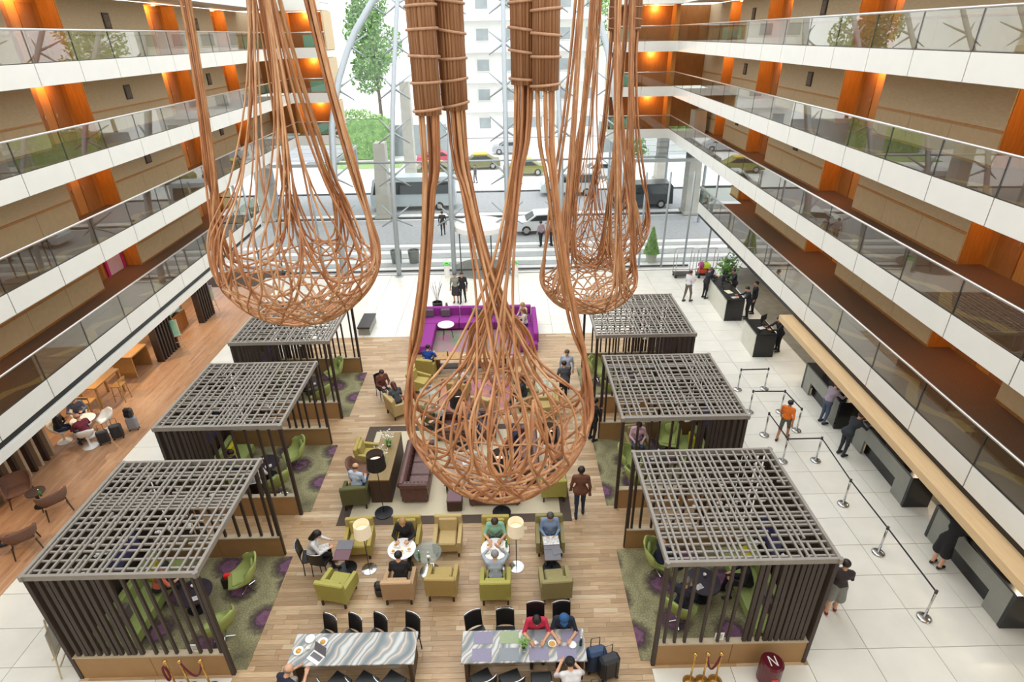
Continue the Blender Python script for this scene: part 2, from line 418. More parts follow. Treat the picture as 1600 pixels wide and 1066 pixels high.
# corridor walls behind the galleries: fabric bays, wainscot, honey wood door niches with a warm lamp
NICHE = [(3.9, 7.2), (13.7, 16.9), (23.4, 26.5), (33.2, 36.4), (41.0, 43.2)]
def corridor_wall(side, i):
    S = SIDE[side]; s = S['s']; zf = RAIL(i) - 1.095; h = 2.40; y1 = 45.3 if i else 35.2
    rm = thing('wall_right' if side == 'R' else 'wall_left', '%s corridor wall with beige fabric bays and honey wood door niches, %s side' % (LEVEL[i], S['name']), None, S['org'], S['rz'], kind='structure')
    MB().box((s * 3.45, (2.5 + y1 + 2.6) / 2, zf + h / 2), (0.1, y1 + 0.1, h)).build('niche_back', M_honey, rm)
    MB().box((s * 3.05, (2.5 + y1 + 2.6) / 2, zf - 0.02), (0.8, y1 + 0.1, 0.04)).build('niche_floor', M_corr, rm)
    ed = [2.5] + [v for n in NICHE if n[0] < y1 for v in n] + [y1 + 2.6]
    for k in range(0, len(ed) - 1, 2):
        a, b = ed[k], min(ed[k + 1], y1 + 2.6)
        if b - a < 0.1: continue
        L = b - a; yc = (a + b) / 2
        MB().box((s * 3.03, yc, zf + h / 2), (0.72, L, h)).build('wall_bay', M_beige, rm)
        nP = max(1, round(L / 2.15))
        for q in range(nP):
            put('wainscot_panel', boxmesh('wains', (0.02, L / nP - 0.015, 0.86), M_beige2, 0.003, 'wainscot_panel'), rm, (s * 2.662, a + (q + .5) * L / nP, zf + 0.5))
        MB().box((s * 2.65, yc, zf + 0.98), (0.04, L, 0.06)).build('chair_rail', M_honey, rm)
        MB().box((s * 2.65, yc, zf + 0.04), (0.035, L, 0.08)).build('skirting', M_honeyd, rm)
    for n in NICHE:
        if n[0] > y1: continue
        yc = (n[0] + n[1]) / 2; w = n[1] - n[0]
        lit = True
        for e in (0, 1):
            MB().box((s * 3.05, n[e] + (0.02 if e == 0 else -0.02), zf + h / 2), (0.70, 0.03, h)).build('niche_cheek', M_honey, rm)
        for e in (-1, 1):
            d = MB().box((s * 3.385, yc + e * w * 0.24, zf + 1.05), (0.04, 0.92, 2.1), ch=0.004).build('niche_door', M_honeyd, rm)
            MB().box((s * 3.35, yc + e * (w * 0.24 - 0.38), zf + 1.02), (0.03, 0.03, 0.14)).build('handle', M_rail, d)
        MB().box((s * 3.05, yc, zf + h - 0.02), (0.7, w - 0.05, 0.03)).build('niche_ceiling', M_honey, rm)
        if n[0] > 10:
            l = MB().lathe([(0, -0.02), (0.09, -0.02), (0.1, 0.0)], 12).build('niche_lamp', M_lampglass, rm, loc=(s * 2.98, yc, zf + h - 0.045))
            lamp_light('niche_lamp_light', 'POINT', 26.0, (1.0, 0.56, 0.19), l, (0, 0, -0.12), 0.06)
    if i >= 1:      # pictures on the bays
        for yc in (29.6, 38.6):
            p = MB().box((s * 2.64, yc, zf + 1.55), (0.04, 0.5, 0.62), ch=0.005).build('picture_frame', M_frame, rm)
            MB().box((s * 2.617, yc, zf + 1.55), (0.01, 0.36, 0.46)).build('picture_print', M_pict, p)
    # short end wall of the wing with an orange lamp bay
    if i >= 1:
        w = 3.0 if side == 'L' else 4.6
        eb = MB().box((s * (1.7 - w / 2), y1 + 2.6, zf + h / 2), (w + 3.4, 0.1, h)).build('end_bay', M_honeyd, rm)
        MB().box((-s * (w + 0.0), y1 + 1.3, zf + h / 2), (0.12, 2.5, h)).build('end_jamb', M_beige, rm)
        MB().box((s * 0.1, y1 + 1.9, zf + h / 2), (0.3, 1.3, h)).build('end_pier', M_honey, rm)
        l = MB().lathe([(0, -0.02), (0.09, -0.02), (0.1, 0.0)], 12).build('niche_lamp', M_lampglass, rm, loc=(-s * 1.3, y1 + 2.2, zf + h - 0.03))
        lamp_light('niche_lamp_light', 'POINT', 34.0, (1.0, 0.55, 0.17), l, (0, 0, -0.15), 0.06)
    if i == 0 and side == 'L':
        d = MB().box((s * 3.37, 25.6, zf + 1.0), (0.06, 1.1, 2.0), ch=0.004).build('pale_door', M_door, rm)
        for e in (-1, 1): MB().box((s * 3.34, 25.6 + e * 0.62, zf + 1.05), (0.08, 0.16, 2.1)).build('magenta_jamb', M_magenta, rm)
    return rm
for i in range(4):
    for sd in 'RL': corridor_wall(sd, i)

# ================================================================== ground-floor walls
M_gwall = mat('reception_back_panel', '8a6a48', 0.6, var=0.2, scale=3, stretch=(5, 5, 0.7))
M_gwall2 = mat('taupe_plaster', '9a8f82', 0.8, var=0.1, scale=3)
wr = thing('wall_right', 'brown panelled wall behind the reception counters', None, SIDE['R']['org'], SIDE['R']['rz'], kind='structure')
for q in range(15):
    put('wall_panel', boxmesh('gpan', (0.06, 1.96, 2.5), M_gwall, 0.005, 'wall_panel'), wr, (3.3, 4.3 + q * 2.0, 1.25))
wl = thing('wall_left', 'dark panelled back wall of the side cafe', None, SIDE['L']['org'], SIDE['L']['rz'], kind='structure')
for q in range(15):
    put('wall_panel', boxmesh('gpan', (0.06, 1.96, 2.5), M_gwall, 0.005, 'wall_panel'), wl, (-3.7, 4.3 + q * 2.0, 1.25))
wb = MB().box((-1.6, -3.0, 8.0), (31, 0.2, 16)).build('wall_back', M_beige); tag(wb, 'beige end wall of the atrium opposite the glass facade', kind='structure')

# ceiling downlights under the two lowest galleries
def downlight(side, yy, off, e, colr):
    S = SIDE[side]
    t = thing('downlight', 'small round ceiling downlight under the %s side gallery, %s' % (S['name'], ORD[downlight.n[side]] + ' from the glass facade'), 'ceiling light', S['org'], S['rz'])
    downlight.n[side] += 1
    z = RAIL(0) - 1.585
    MB().lathe([(0.0, 0.0), (0.07, 0.0), (0.075, 0.012), (0.075, 0.02)], 14).build('lens', M_coollens, t, loc=(S['s'] * off, yy, z - 0.012))
    MB().lathe([(0.076, 0.0), (0.1, 0.0), (0.1, 0.018), (0.076, 0.018), (0.076, 0.0)], 14).build('rim', M_rail, t, loc=(S['s'] * off, yy, z - 0.012))
    lamp_light('downlight_light', 'SPOT', e, colr, t, (S['s'] * off, yy, z - 0.05), 0.06, 2.2)
downlight.n = {'R': 0, 'L': 0}
ORD = ['first', 'second', 'third', 'fourth', 'fifth', 'sixth', 'seventh', 'eighth', 'ninth', 'tenth', 'eleventh', 'twelfth', 'thirteenth', 'fourteenth', 'fifteenth']
for q in range(6): downlight('L', 28.5 - q * 3.4, 1.5, 95, (1.0, 0.72, 0.42))
for q in range(5): downlight('R', 27.5 - q * 4.4, 1.9, 55, (1.0, 0.80, 0.55))
# ================================================================== glass facade with leaning masts
MZ = [0.0, 3.72, 5.82, 7.93, 10.47, 12.44, 14.5, 16.6]
MY = [32.15, 32.82, 33.58, 34.98, 37.1, 39.1, 41.1, 43.2]
def mast_y(z): return float(np.interp(z, MZ, MY))
def smooth_mast_y(z): return (mast_y(z - 0.7) + mast_y(z) + mast_y(z + 0.7)) / 3 if z > 0.8 else mast_y(z)
MX = [-9.75, -6.46, -3.2, 0.0, 3.1, 6.4]
def edge_x(x, z):
    if x < -9: return float(np.interp(z, [0, 6, 8, 10.2, 12.5, 14.5, 16.6], [-9.7, -9.77, -9.92, -9.7, -9.1, -7.96, -6.6]))
    if x > 6: return float(np.interp(z, [0, 6, 8, 10.2, 12.5, 14.5, 16.6], [6.3, 6.4, 6.45, 6.3, 6.0, 5.3, 4.4]))
    return x
fac = thing('window_1', 'tall leaning glass facade of the lobby carried on steel masts', None, kind='structure')
ARMZ = [3.3, 5.5, 7.7, 9.9, 12.1, 14.3]
for k, x in enumerate(MX):
    zs = [0.0] + [0.8 * q for q in range(1, 21)]
    m = MB().tube([(edge_x(x, z), smooth_mast_y(z), z) for z in zs], 0.14 if 0 < k < 5 else 0.19, 10).build('mast', M_steel, fac, smooth=True)
    MB().lathe([(0.24, 0.0), (0.24, 0.03), (0.16, 0.06)], 14).build('mast_foot', M_steel, m, loc=(edge_x(x, 0), smooth_mast_y(0), 0.0))
    for z in ARMZ:
        b = MB()
        c = Vector((edge_x(x, z), smooth_mast_y(z), z))
        for sx in (-1, 1):
            if k == 0 and sx < 0 or k == 5 and sx > 0: continue
            for sz in (-1, 1):
                e = Vector((c.x + sx * 0.9, smooth_mast_y(z + sz * 0.62) + 0.65, z + sz * 0.62))
                b.tube([c, c.lerp(e, 0.5) + Vector((0, 0.05, 0)), e], [0.075, 0.055, 0.03], 6)
        b.build('spider_arm', M_steel, m, smooth=True)
# panes between arm ends
xs = [-9.6 + 1.6 * q for q in range(11)]
zs = [0.06, 2.7, 4.9, 7.1, 9.3, 11.5, 13.7, 15.9]
for a in range(10):
    for b in range(7):
        z0, z1 = zs[b] + 0.015, zs[b + 1] - 0.015
        if b == 0 and a in (4, 5): continue       # revolving door stands here
        y0, y1 = smooth_mast_y(z0) + 0.7, smooth_mast_y(z1) + 0.7
        x0, x1 = xs[a] + 0.012, xs[a + 1] - 0.012
        t = 0.02
        v = [(x0, y0, z0), (x1, y0, z0), (x1, y1, z1), (x0, y1, z1), (x0, y0 + t, z0), (x1, y0 + t, z0), (x1, y1 + t, z1), (x0, y1 + t, z1)]
        MB().add(v, [(0, 1, 2, 3), (7, 6, 5, 4), (0, 4, 5, 1), (1, 5, 6, 2), (2, 6, 7, 3), (3, 7, 4, 0)]).build('glass_pane', M_fglass, fac)
MB().tube([(-9.8, smooth_mast_y(6.2) + 0.1, 6.2), (6.5, smooth_mast_y(6.2) + 0.1, 6.2)], 0.06, 8).build('cross_tube', M_steel, fac, smooth=True)
MB().box((-1.4, 32.95, 0.03), (24.5, 0.12, 0.08)).build('sill', M_dark, fac)
# lower glazing beside the masts
for sd, xa, xb in (('R', 6.5, 11.9), ('L', -14.8, -9.8)):
    n = 4
    for q in range(n + 1):
        x = xa + (xb - xa) * q / n
        MB().tube([(x, 32.9, 0), (x, 32.9, 5.6)], 0.06, 8).build('mullion', M_steel, fac, smooth=True)
        if q < n:
            w = (xb - xa) / n
            put('glass_pane', boxmesh('gp', (w - 0.14, 0.02, 2.6), M_fglass, 0, 'glass_pane'), fac, (x + w / 2, 32.95, 1.4))
            put('glass_pane', boxmesh('gp', (w - 0.14, 0.02, 2.6), M_fglass, 0, 'glass_pane'), fac, (x + w / 2, 32.95, 4.1))

# revolving door
M_drum = mat('white_drum', 'f2f1ec', 0.4, var=0.02, scale=3)
M_mat = mat('entrance_mat', '86867f', 0.9, var=0.2, scale=30)
rd = thing('revolving_door', 'round glass revolving door with white drum canopy in the facade', 'door', (-1.62, 33.2, 0))
MB().lathe([(0, 2.45), (1.45, 2.45), (1.52, 2.5), (1.52, 2.78), (1.45, 2.84), (0, 2.86)], 36).build('canopy_drum', M_drum, rd, smooth=False)
for a0 in (0.35, PI + 0.35):
    P = [[(1.42 * math.cos(a0 + t * 0.245), 1.42 * math.sin(a0 + t * 0.245), z) for t in range(11)] for z in (0.03, 2.45)]
    MB().grid(P).build('curved_glass', M_fglass, rd)
for k in range(4):
    a = k * PI / 2 + 0.5
    d = MB().box((0.68 * math.cos(a), 0.68 * math.sin(a), 1.22), (1.34, 0.02, 2.36), rz=a).build('door_leaf', M_fglass, rd)
    MB().box((1.35 * math.cos(a), 1.35 * math.sin(a), 1.22), (0.05, 0.05, 2.4), rz=a).build('leaf_stile', M_dark, d)
MB().lathe([(0.05, 0.02), (0.05, 2.45)], 8).build('centre_post', M_dark, rd)
MB().lathe([(0, 0.0), (1.75, 0.0), (1.75, 0.012), (0, 0.015)], 36).build('floor_ring', M_mat, rd)

# ================================================================== outdoors
M_pave = mat('pale_paving', 'f0efec', 0.8, var=0.08, scale=2)
M_pave2 = mat('grey_paving', 'b5b7b7', 0.8, var=0.1, scale=3)
M_asph = mat('asphalt', 'acaeb0', 0.85, var=0.12, scale=4, bump=0.1)
M_kerb = mat('kerb_dark', '565a5c', 0.8, var=0.1, scale=4)
M_grass = mat('lawn', 'a2bd80', 0.9, c2='86a666', scale=14)
M_conc = mat('concrete_pillar', 'b9b8ae', 0.85, var=0.12, scale=1.2, bump=0.15)
gd = MB().box((0, 110, -0.12), (240, 154.6, 0.1)).build('ground', M_pave); tag(gd, 'pale paved ground of the street in front of the hotel', kind='structure')
for yy, w, m, nm in ((34.2, 0.7, M_pave2, 'paving'), (35.8, 0.9, M_pave2, 'paving'), (37.3, 0.6, M_pave2, 'paving')):
    tag(MB().box((0, yy, -0.055), (60, w, 0.05)).build(nm, m), 'grey paving band before the hotel entrance', kind='structure')
for yy, w in ((41.2, 5.8), (49.3, 6.6)):
    tag(MB().box((0, yy, -0.06), (160, w, 0.05)).build('road', M_asph), 'grey asphalt driveway lane in front of the hotel', kind='structure')
for yy in (44.6, 52.8):
    tag(MB().box((0, yy, -0.02), (120, 0.25, 0.16)).build('kerb', M_kerb), 'dark kerb along the driveway', kind='structure')
tag(MB().box((-16, 66.5, -0.05), (9, 4, 0.08)).build('lawn', M_grass), 'strip of lawn across the street', kind='structure')

def pillar(x, y, h, lean, label):
    t = thing('concrete_pillar', label, 'pillar', (x, y, 0))
    b = MB(); v = []
    for z, sx, sy, dx in ((0, 0.5, 0.62, 0), (h * 0.5, 0.46, 0.58, lean * 0.5), (h, 0.42, 0.54, lean)):
        v += [(dx - sx, -sy, z), (dx + sx, -sy, z), (dx + sx, sy, z), (dx - sx, sy, z)]
    f = [(0, 1, 5, 4), (1, 2, 6, 5), (2, 3, 7, 6), (3, 0, 4, 7), (4, 5, 9, 8), (5, 6, 10, 9), (6, 7, 11, 10), (7, 4, 8, 11), (3, 2, 1, 0), (8, 9, 10, 11)]
    b.add(v, f).build('shaft', M_conc, t)
    MB().box((0, 0, 0.12), (1.25, 1.5, 0.24), ch=0.03).build('plinth', M_conc, t)
pillar(-9.7, 45.2, 5.6, 0.3, 'sloping concrete pillar standing before the silver minibus')
pillar(-9.2, 57, 9.0, 0.2, 'far concrete pillar across the driveway near the red car')
pillar(14.2, 44.6, 7.5, -0.2, 'wide concrete pillar beside the end of the reception gallery')
pillar(14.6, 56, 7.5, 0.0, 'slim concrete pillar behind the dark van')
pillar(-18.6, 45, 7.5, 0.2, 'concrete pillar outside beyond the cafe side gallery')

# entrance canopies: steel grid roofs
M_canglass = glass_mat('canopy_glass', (0.62, 0.66, 0.68), 0.8)
def canopy(x0, x1, y0, y1, z, label):
    t = thing('street_canopy', label, 'canopy', ((x0 + x1) / 2, (y0 + y1) / 2, 0))
    w, d = x1 - x0, y1 - y0
    for e in (-1, 1):
        MB().box((e * w / 2, 0, z), (0.14, d, 0.22)).build('edge_beam', M_steel, t)
        MB().box((0, e * d / 2, z), (w, 0.14, 0.22)).build('edge_beam', M_steel, t)
        MB().tube([(e * (w / 2 - 0.1), -d / 2 + 0.1, 0), (e * (w / 2 - 0.1), -d / 2 + 0.1, z)], 0.12, 8).build('column', M_steel, t)
        MB().tube([(e * (w / 2 - 0.1), d / 2 - 0.1, 0), (e * (w / 2 - 0.1), d / 2 - 0.1, z)], 0.12, 8).build('column', M_steel, t)
    for q in range(1, 4):
        MB().box((0, -d / 2 + d * q / 4, z), (w, 0.1, 0.16)).build('cross_beam', M_steel, t)
    for a in range(4):
        MB().box((0, -d / 2 + d * (a + .5) / 4, z + 0.14), (w - 0.3, d / 4 - 0.14, 0.02)).build('glass_pane', M_canglass, t)
canopy(9.0, 14.3, 42.0, 52.5, 4.5, 'steel grid canopy with grey glass over the driveway beyond reception')
canopy(-20.0, -12.5, 42.5, 50.5, 4.5, 'steel grid canopy with grey glass over the driveway beyond the cafe')

# building across the street
M_bwall = mat('pale_facade', 'f0efec', 0.8, var=0.05, scale=1)
M_bwin = mat('far_window_glass', 'a9b2b6', 0.25, var=0.2, scale=1)
M_brail = mat('balcony_slab', 'efeeea', 0.7)
M_wallgrey = mat('garden_wall', '9aa3a6', 0.8, var=0.1, scale=1.5)
def far_building(x0, x1, y, h, floors, nwin, label, balc=True):
    t = thing('apartment_block', label, 'building', ((x0 + x1) / 2, y, 0))
    w = x1 - x0
    MB().box((0, 5, h / 2), (w, 10, h)).build('wall', M_bwall, t)
    MB().box((0, 5, h + 0.2), (w + 0.6, 10.6, 0.4)).build('roof', M_brail, t)
    fh = h / floors
    for fl_ in range(floors):
        for q in range(nwin):
            x = -w / 2 + w * (q + .5) / nwin
            wn = put('window', boxmesh('fw', (w / nwin * 0.5, 0.16, fh * 0.45), M_brail, 0, 'window'), t, (x, -0.05, fl_ * fh + fh * 0.55))
            put('pane', boxmesh('fwp', (w / nwin * 0.44, 0.06, fh * 0.38), M_bwin, 0, 'pane'), wn, (0, -0.09, 0))
        if balc and fl_:
            MB().box((0, -0.7, fl_ * fh + 0.05), (w * 0.9, 1.4, 0.2)).build('balcony', M_brail, t)
            MB().box((0, -1.38, fl_ * fh + 0.6), (w * 0.9, 0.06, 0.9)).build('balcony_front', M_brail, t)
far_building(-11.5, 13, 84, 32, 9, 7, 'white apartment block with balconies straight across the street')
gw = MB()
tag(MB().box((-20, 72, 1.7), (26, 0.4, 3.4)).build('garden_wall', M_wallgrey), 'grey garden wall below the hedge across the street', 'wall')
tag(MB().box((22, 72, 1.7), (22, 0.4, 3.4)).build('garden_wall', M_wallgrey), 'grey garden wall across the street beyond the dark van', 'wall')

# leafy plants: crowns of many small leaf cards with depth
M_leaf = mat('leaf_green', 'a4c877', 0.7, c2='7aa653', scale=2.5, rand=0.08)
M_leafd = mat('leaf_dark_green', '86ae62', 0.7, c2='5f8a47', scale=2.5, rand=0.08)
M_bark = mat('bark', '6a5a49', 0.9, var=0.3, scale=8)
def leaf_cloud(n, fn, size, seed):
    r = random.Random(seed); b = MB()
    for k in range(n):
        p = Vector(fn(r)); a = Vector((r.uniform(-1, 1), r.uniform(-1, 1), r.uniform(-1, 1))).normalized(); c = a.orthogonal().normalized()
        s_ = size * r.uniform(0.6, 1.3)
        b.add([p - a * s_, p + c * s_ * 0.45, p + a * s_, p - c * s_ * 0.45], [(0, 1, 2, 3)])
    return b
def tree(x, y, h, r_, label, seed, m):
    t = thing('street_tree', label, 'tree', (x, y, 0))
    MB().tube([(0, 0, 0), (0.1, 0.05, h * 0.35), (0.0, 0.0, h * 0.75)], [0.28, 0.2, 0.08], 8).build('trunk', M_bark, t, smooth=True)
    cs = [(random.Random(seed + q).uniform(-.5, .5) * r_, random.Random(seed + q + 50).uniform(-.5, .5) * r_, h * (0.5 + 0.45 * q / 7)) for q in range(8)]
    def fn(r):
        c = r.choice(cs); v = Vector((r.gauss(0, 1), r.gauss(0, 1), r.gauss(0, 1))).normalized() * r_ * 0.55 * r.uniform(0.6, 1)
        return (c[0] + v.x, c[1] + v.y, c[2] + v.z)
    leaf_cloud(4200, fn, 0.28, seed).build('foliage', m, t)
tree(-15.5, 77, 17, 4.0, 'tall leafy tree beyond the garden wall on the cafe side', 3, M_leafd)
tree(15.0, 77, 18, 4.0, 'tall leafy tree beyond the garden wall on the reception side', 25, M_leaf)
def hedge(x, y, w, d, z0, h, label, seed):
    t = thing('clipped_hedge', label, 'hedge', (x, y, 0))
    def fn(r):
        u, v, q = r.uniform(-1, 1), r.uniform(-1, 1), r.uniform(0, 1)
        return (u * w / 2, v * d / 2 * (1 - 0.3 * q), z0 + h * q * (1 - 0.25 * u * u))
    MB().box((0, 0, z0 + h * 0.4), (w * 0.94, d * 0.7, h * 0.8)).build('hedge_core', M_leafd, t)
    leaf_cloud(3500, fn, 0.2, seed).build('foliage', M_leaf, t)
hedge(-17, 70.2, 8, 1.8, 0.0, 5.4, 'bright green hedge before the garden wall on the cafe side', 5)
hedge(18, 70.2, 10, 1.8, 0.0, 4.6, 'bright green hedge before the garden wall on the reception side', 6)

# vehicles
M_tyre = mat('tyre', '2a2a2b', 0.9); M_hub = mat('wheel_hub', 'b5b5b5', 0.35, metal=0.7)
M_carglass = mat('car_glass', '2f393d', 0.12, var=0.1, scale=2)
def vehicle(kind, x, y, rz, color, label, name='car', cat='car'):
    t = thing(name, label, cat, (x, y, -0.03), rz)
    mb_ = mat('paint_' + color, color, 0.3, var=0.04, scale=2, spec=0.6)
    if kind == 'car':
        L, W = 4.3, 1.75
        prof = [(-2.15, 0.3), (-2.15, 0.75), (-1.95, 0.92), (-1.3, 0.98), (-0.65, 1.42), (0.75, 1.45), (1.5, 1.0), (2.05, 0.9), (2.15, 0.6), (2.12, 0.3)]
        win = [(-1.12, 1.0), (-0.6, 1.36), (0.7, 1.39), (1.3, 1.02)]
    elif kind == 'van':
        L, W = 4.9, 1.95
        prof = [(-2.45, 0.35), (-2.45, 0.8), (-2.3, 1.05), (-1.75, 1.2), (-1.1, 1.9), (2.2, 1.95), (2.42, 1.7), (2.45, 0.35)]
        win = [(-1.55, 1.2), (-1.02, 1.78), (2.15, 1.82), (2.25, 1.15)]
    else:
        L, W = 6.8, 2.2
        prof = [(-3.4, 0.4), (-3.4, 1.2), (-3.1, 2.5), (-2.8, 2.65), (3.2, 2.65), (3.4, 2.4), (3.4, 0.4)]
        win = [(-3.2, 1.35), (-2.95, 2.3), (3.1, 2.3), (3.2, 1.35)]
    M = Matrix(((1, 0, 0, 0), (0, 0, 1, 0), (0, 1, 0, 0), (0, 0, 0, 1)))
    b = MB(); n = len(prof); v = []
    for yy, ins in ((-W / 2, 0.0), (-W / 2 + 0.08, 0), (W / 2 - 0.08, 0), (W / 2, 0.0)):
        for px, pz in prof:
            tap = 0.14 * max(0, (pz - 0.9)) if abs(yy) > 0.1 else 0
            v.append((px, yy - math.copysign(tap, yy), pz))
    f = [(k * n + i, k * n + (i + 1) % n, (k + 1) * n + (i + 1) % n, (k + 1) * n + i) for k in range(3) for i in range(n)] + [tuple(range(n - 1, -1, -1)), tuple(range(3 * n, 4 * n))]
    b.add(v, f).build('body', mb_, t)
    for sy in (-1, 1):
        v = [(px, sy * (W / 2 - 0.14 * max(0, pz - 0.9) + 0.012), pz) for px, pz in win] + [(px, sy * (W / 2 - 0.14 * max(0, pz - 0.9) - 0.03), pz) for px, pz in win]
        k = len(win)
        MB().add(v, [tuple(range(k)), tuple(range(2 * k - 1, k - 1, -1))] + [(i, (i + 1) % k, k + (i + 1) % k, k + i) for i in range(k)]).build('side_window', M_carglass, t)
    a, c = (prof[3], prof[4]) if kind != 'bus' else (prof[1], prof[2])
    hw = W / 2 - 0.2
    MB().add([(a[0] - 0.02, -hw, a[1] + 0.05), (a[0] - 0.02, hw, a[1] + 0.05), (c[0] - 0.03, hw * 0.93, c[1] - 0.03), (c[0] - 0.03, -hw * 0.93, c[1] - 0.03), (a[0] + 0.05, -hw, a[1] + 0.03), (a[0] + 0.05, hw, a[1] + 0.03), (c[0] + 0.05, hw * 0.93, c[1] - 0.05), (c[0] + 0.05, -hw * 0.93, c[1] - 0.05)], [(0, 1, 2, 3), (7, 6, 5, 4), (0, 4, 5, 1), (2, 6, 7, 3), (1, 5, 6, 2), (3, 7, 4, 0)]).build('windscreen', M_carglass, t)
    for wx in (-L * 0.31, L * 0.31):
        for sy in (-1, 1):
            Mw = Matrix.Translation((wx, sy * (W / 2 - 0.12), 0.34)) @ Matrix.Rotation(PI / 2, 4, 'X')
            w = MB().lathe([(0.2, -0.12), (0.33, -0.12), (0.36, -0.06), (0.36, 0.06), (0.33, 0.12), (0.2, 0.12)], 18, M=Mw).build('wheel', M_tyre, t)
            MB().lathe([(0, -0.125), (0.19, -0.125), (0.2, 0.125), (0, 0.125)], 12, M=Mw).build('hub', M_hub, w)
    return t
vehicle('bus', -7.6, 47.8, 0.02, 'b9c6cc', 'silver minibus parked behind the concrete pillar', 'minibus', 'bus')
vehicle('van', 10.8, 47.0, 0.02, '333c40', 'dark van parked under the steel canopy', 'van', 'van')
vehicle('car', 2.6, 40.6, 0.06, 'dfe3e6', 'white car stopped by the hotel entrance')
vehicle('car', -7.7, 66, 0.1, 'c9405a', 'red car across the street')
vehicle('car', -7.2, 59.5, 0.0, '6b6a3c', 'yellow and black taxi behind the silver minibus', 'taxi')
vehicle('car', 1.8, 60.0, 0.0, '8b8a45', 'olive taxi beyond the white car', 'taxi')
vehicle('car', -2.8, 63.5, 0.05, '77763f', 'olive taxi waiting beside the walking pedestrians', 'taxi')
vehicle('car', 9.2, 58.0, -0.05, 'd6dadd', 'white car beyond the dark van')
vehicle('van', 5.4, 51.5, 0.0, 'cfd9dc', 'pale blue van between the white car and the dark van', 'van', 'van')
vehicle('car', 0.5, 72, 0, 'a7abb0', 'grey car far across the street')
vehicle('car', 27, 56, 0.3, 'd8b23a', 'yellow taxi beyond the wide concrete pillar', 'taxi')
# yellow roofs for the taxis
for o in [o for o in SC.objects if o.name.startswith('taxi') and o.type == 'EMPTY']:
    MB().box((0.05, 0, 1.5), (1.5, 1.2, 0.1), ch=0.03).build('roof_panel', mat('taxi_yellow', 'e3c22e', 0.4), o)

# conical topiaries and pots
M_pot = mat('stone_planter', 'b9bcae', 0.8, var=0.1, scale=6)
def topiary(x, y, h, label, seed):
    t = thing('topiary', label, 'plant', (x, y, -0.06))
    MB().lathe([(0.0, 0), (0.3, 0), (0.42, 0.62), (0.36, 0.62), (0.34, 0.55), (0, 0.55)], 4, M=Matrix.Rotation(PI / 4, 4, 'Z')).build('planter', M_pot, t)
    def fn(r):
        q = r.random() ** 1.5; a = r.uniform(0, 2 * PI); rr = 0.42 * (1 - q) + 0.03
        return (rr * math.cos(a), rr * math.sin(a), 0.6 + q * (h - 0.6))
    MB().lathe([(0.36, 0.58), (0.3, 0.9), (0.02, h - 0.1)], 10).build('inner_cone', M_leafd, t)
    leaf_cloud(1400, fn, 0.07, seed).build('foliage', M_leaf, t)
topiary(8.8, 33.9, 2.2, 'cone shaped topiary in stone planter outside the glass by the luggage trolleys', 8)
M_bin = mat('planter_metal', '8d918c', 0.4, metal=0.5, var=0.1, scale=5)
def metal_bin(x, y, label):
    t = thing('planter_bin', label, 'planter', (x, y, -0.05))
    MB().lathe([(0.0, 0), (0.3, 0), (0.36, 0.8), (0.38, 0.82), (0.33, 0.82), (0.3, 0.7), (0, 0.7)], 18).build('body', M_bin, t, smooth=False)
    MB().lathe([(0.0, 0.7), (0.3, 0.7), (0.2, 0.76), (0.0, 0.78)], 14).build('soil', M_kerb, t)
metal_bin(-7.0, 34.6, 'grey metal planter outside beside the second mast, cafe side one')
metal_bin(-5.9, 34.6, 'grey metal planter outside beside the second mast, revolving door side one')
M_lime = mat('lime_plastic', '63d94a', 0.4)
def bin_post(x, y, label):
    t = thing('waste_bin', label, 'bin', (x, y, 0))
    MB().lathe([(0, 0), (0.16, 0), (0.16, 0.75), (0, 0.75)], 14).build('body', M_drum, t)
    MB().lathe([(0.1, 0.75), (0.2, 0.78), (0.2, 0.84), (0.1, 0.84), (0.1, 0.75)], 14).build('lime_ring', M_lime, t)
bin_post(-3.6, 31.9, 'white waste bin with lime ring by the revolving door, cafe side one')
bin_post(0.4, 31.9, 'white waste bin with lime ring by the revolving door, reception side one')
# ================================================================== hanging rattan sculptures
M_cane = mat('rattan_cane', 'c08a5e', 0.55, c2='9c6540', scale=9, stretch=(1, 1, 0.35), bump=0.2, rand=0.10)
M_cane2 = mat('rattan_cane_pale', 'd3a67c', 0.55, c2='b07f55', scale=9, stretch=(1, 1, 0.35), bump=0.2, rand=0.10)
M_wrap = mat('rattan_bundle', 'bd9270', 0.65, c2='976a48', scale=30, stretch=(1, 1, 0.04), bump=0.3)
M_ring = mat('binding_rope', 'bd9373', 0.7, var=0.2, scale=20)

def catmull(P, n):
    P = [Vector(p) for p in P]; Q = [P[0] * 2 - P[1]] + P + [P[-1] * 2 - P[-2]]; out = []
    for i in range(1, len(Q) - 2):
        for k in range(n):
            t = k / n; a, b, c, d = Q[i - 1], Q[i], Q[i + 1], Q[i + 2]
            out.append(0.5 * ((2 * b) + (c - a) * t + (2 * a - 5 * b + 4 * c - d) * t * t + (3 * b - a - 3 * c + d) * t ** 3))
    out.append(P[-1]); return out

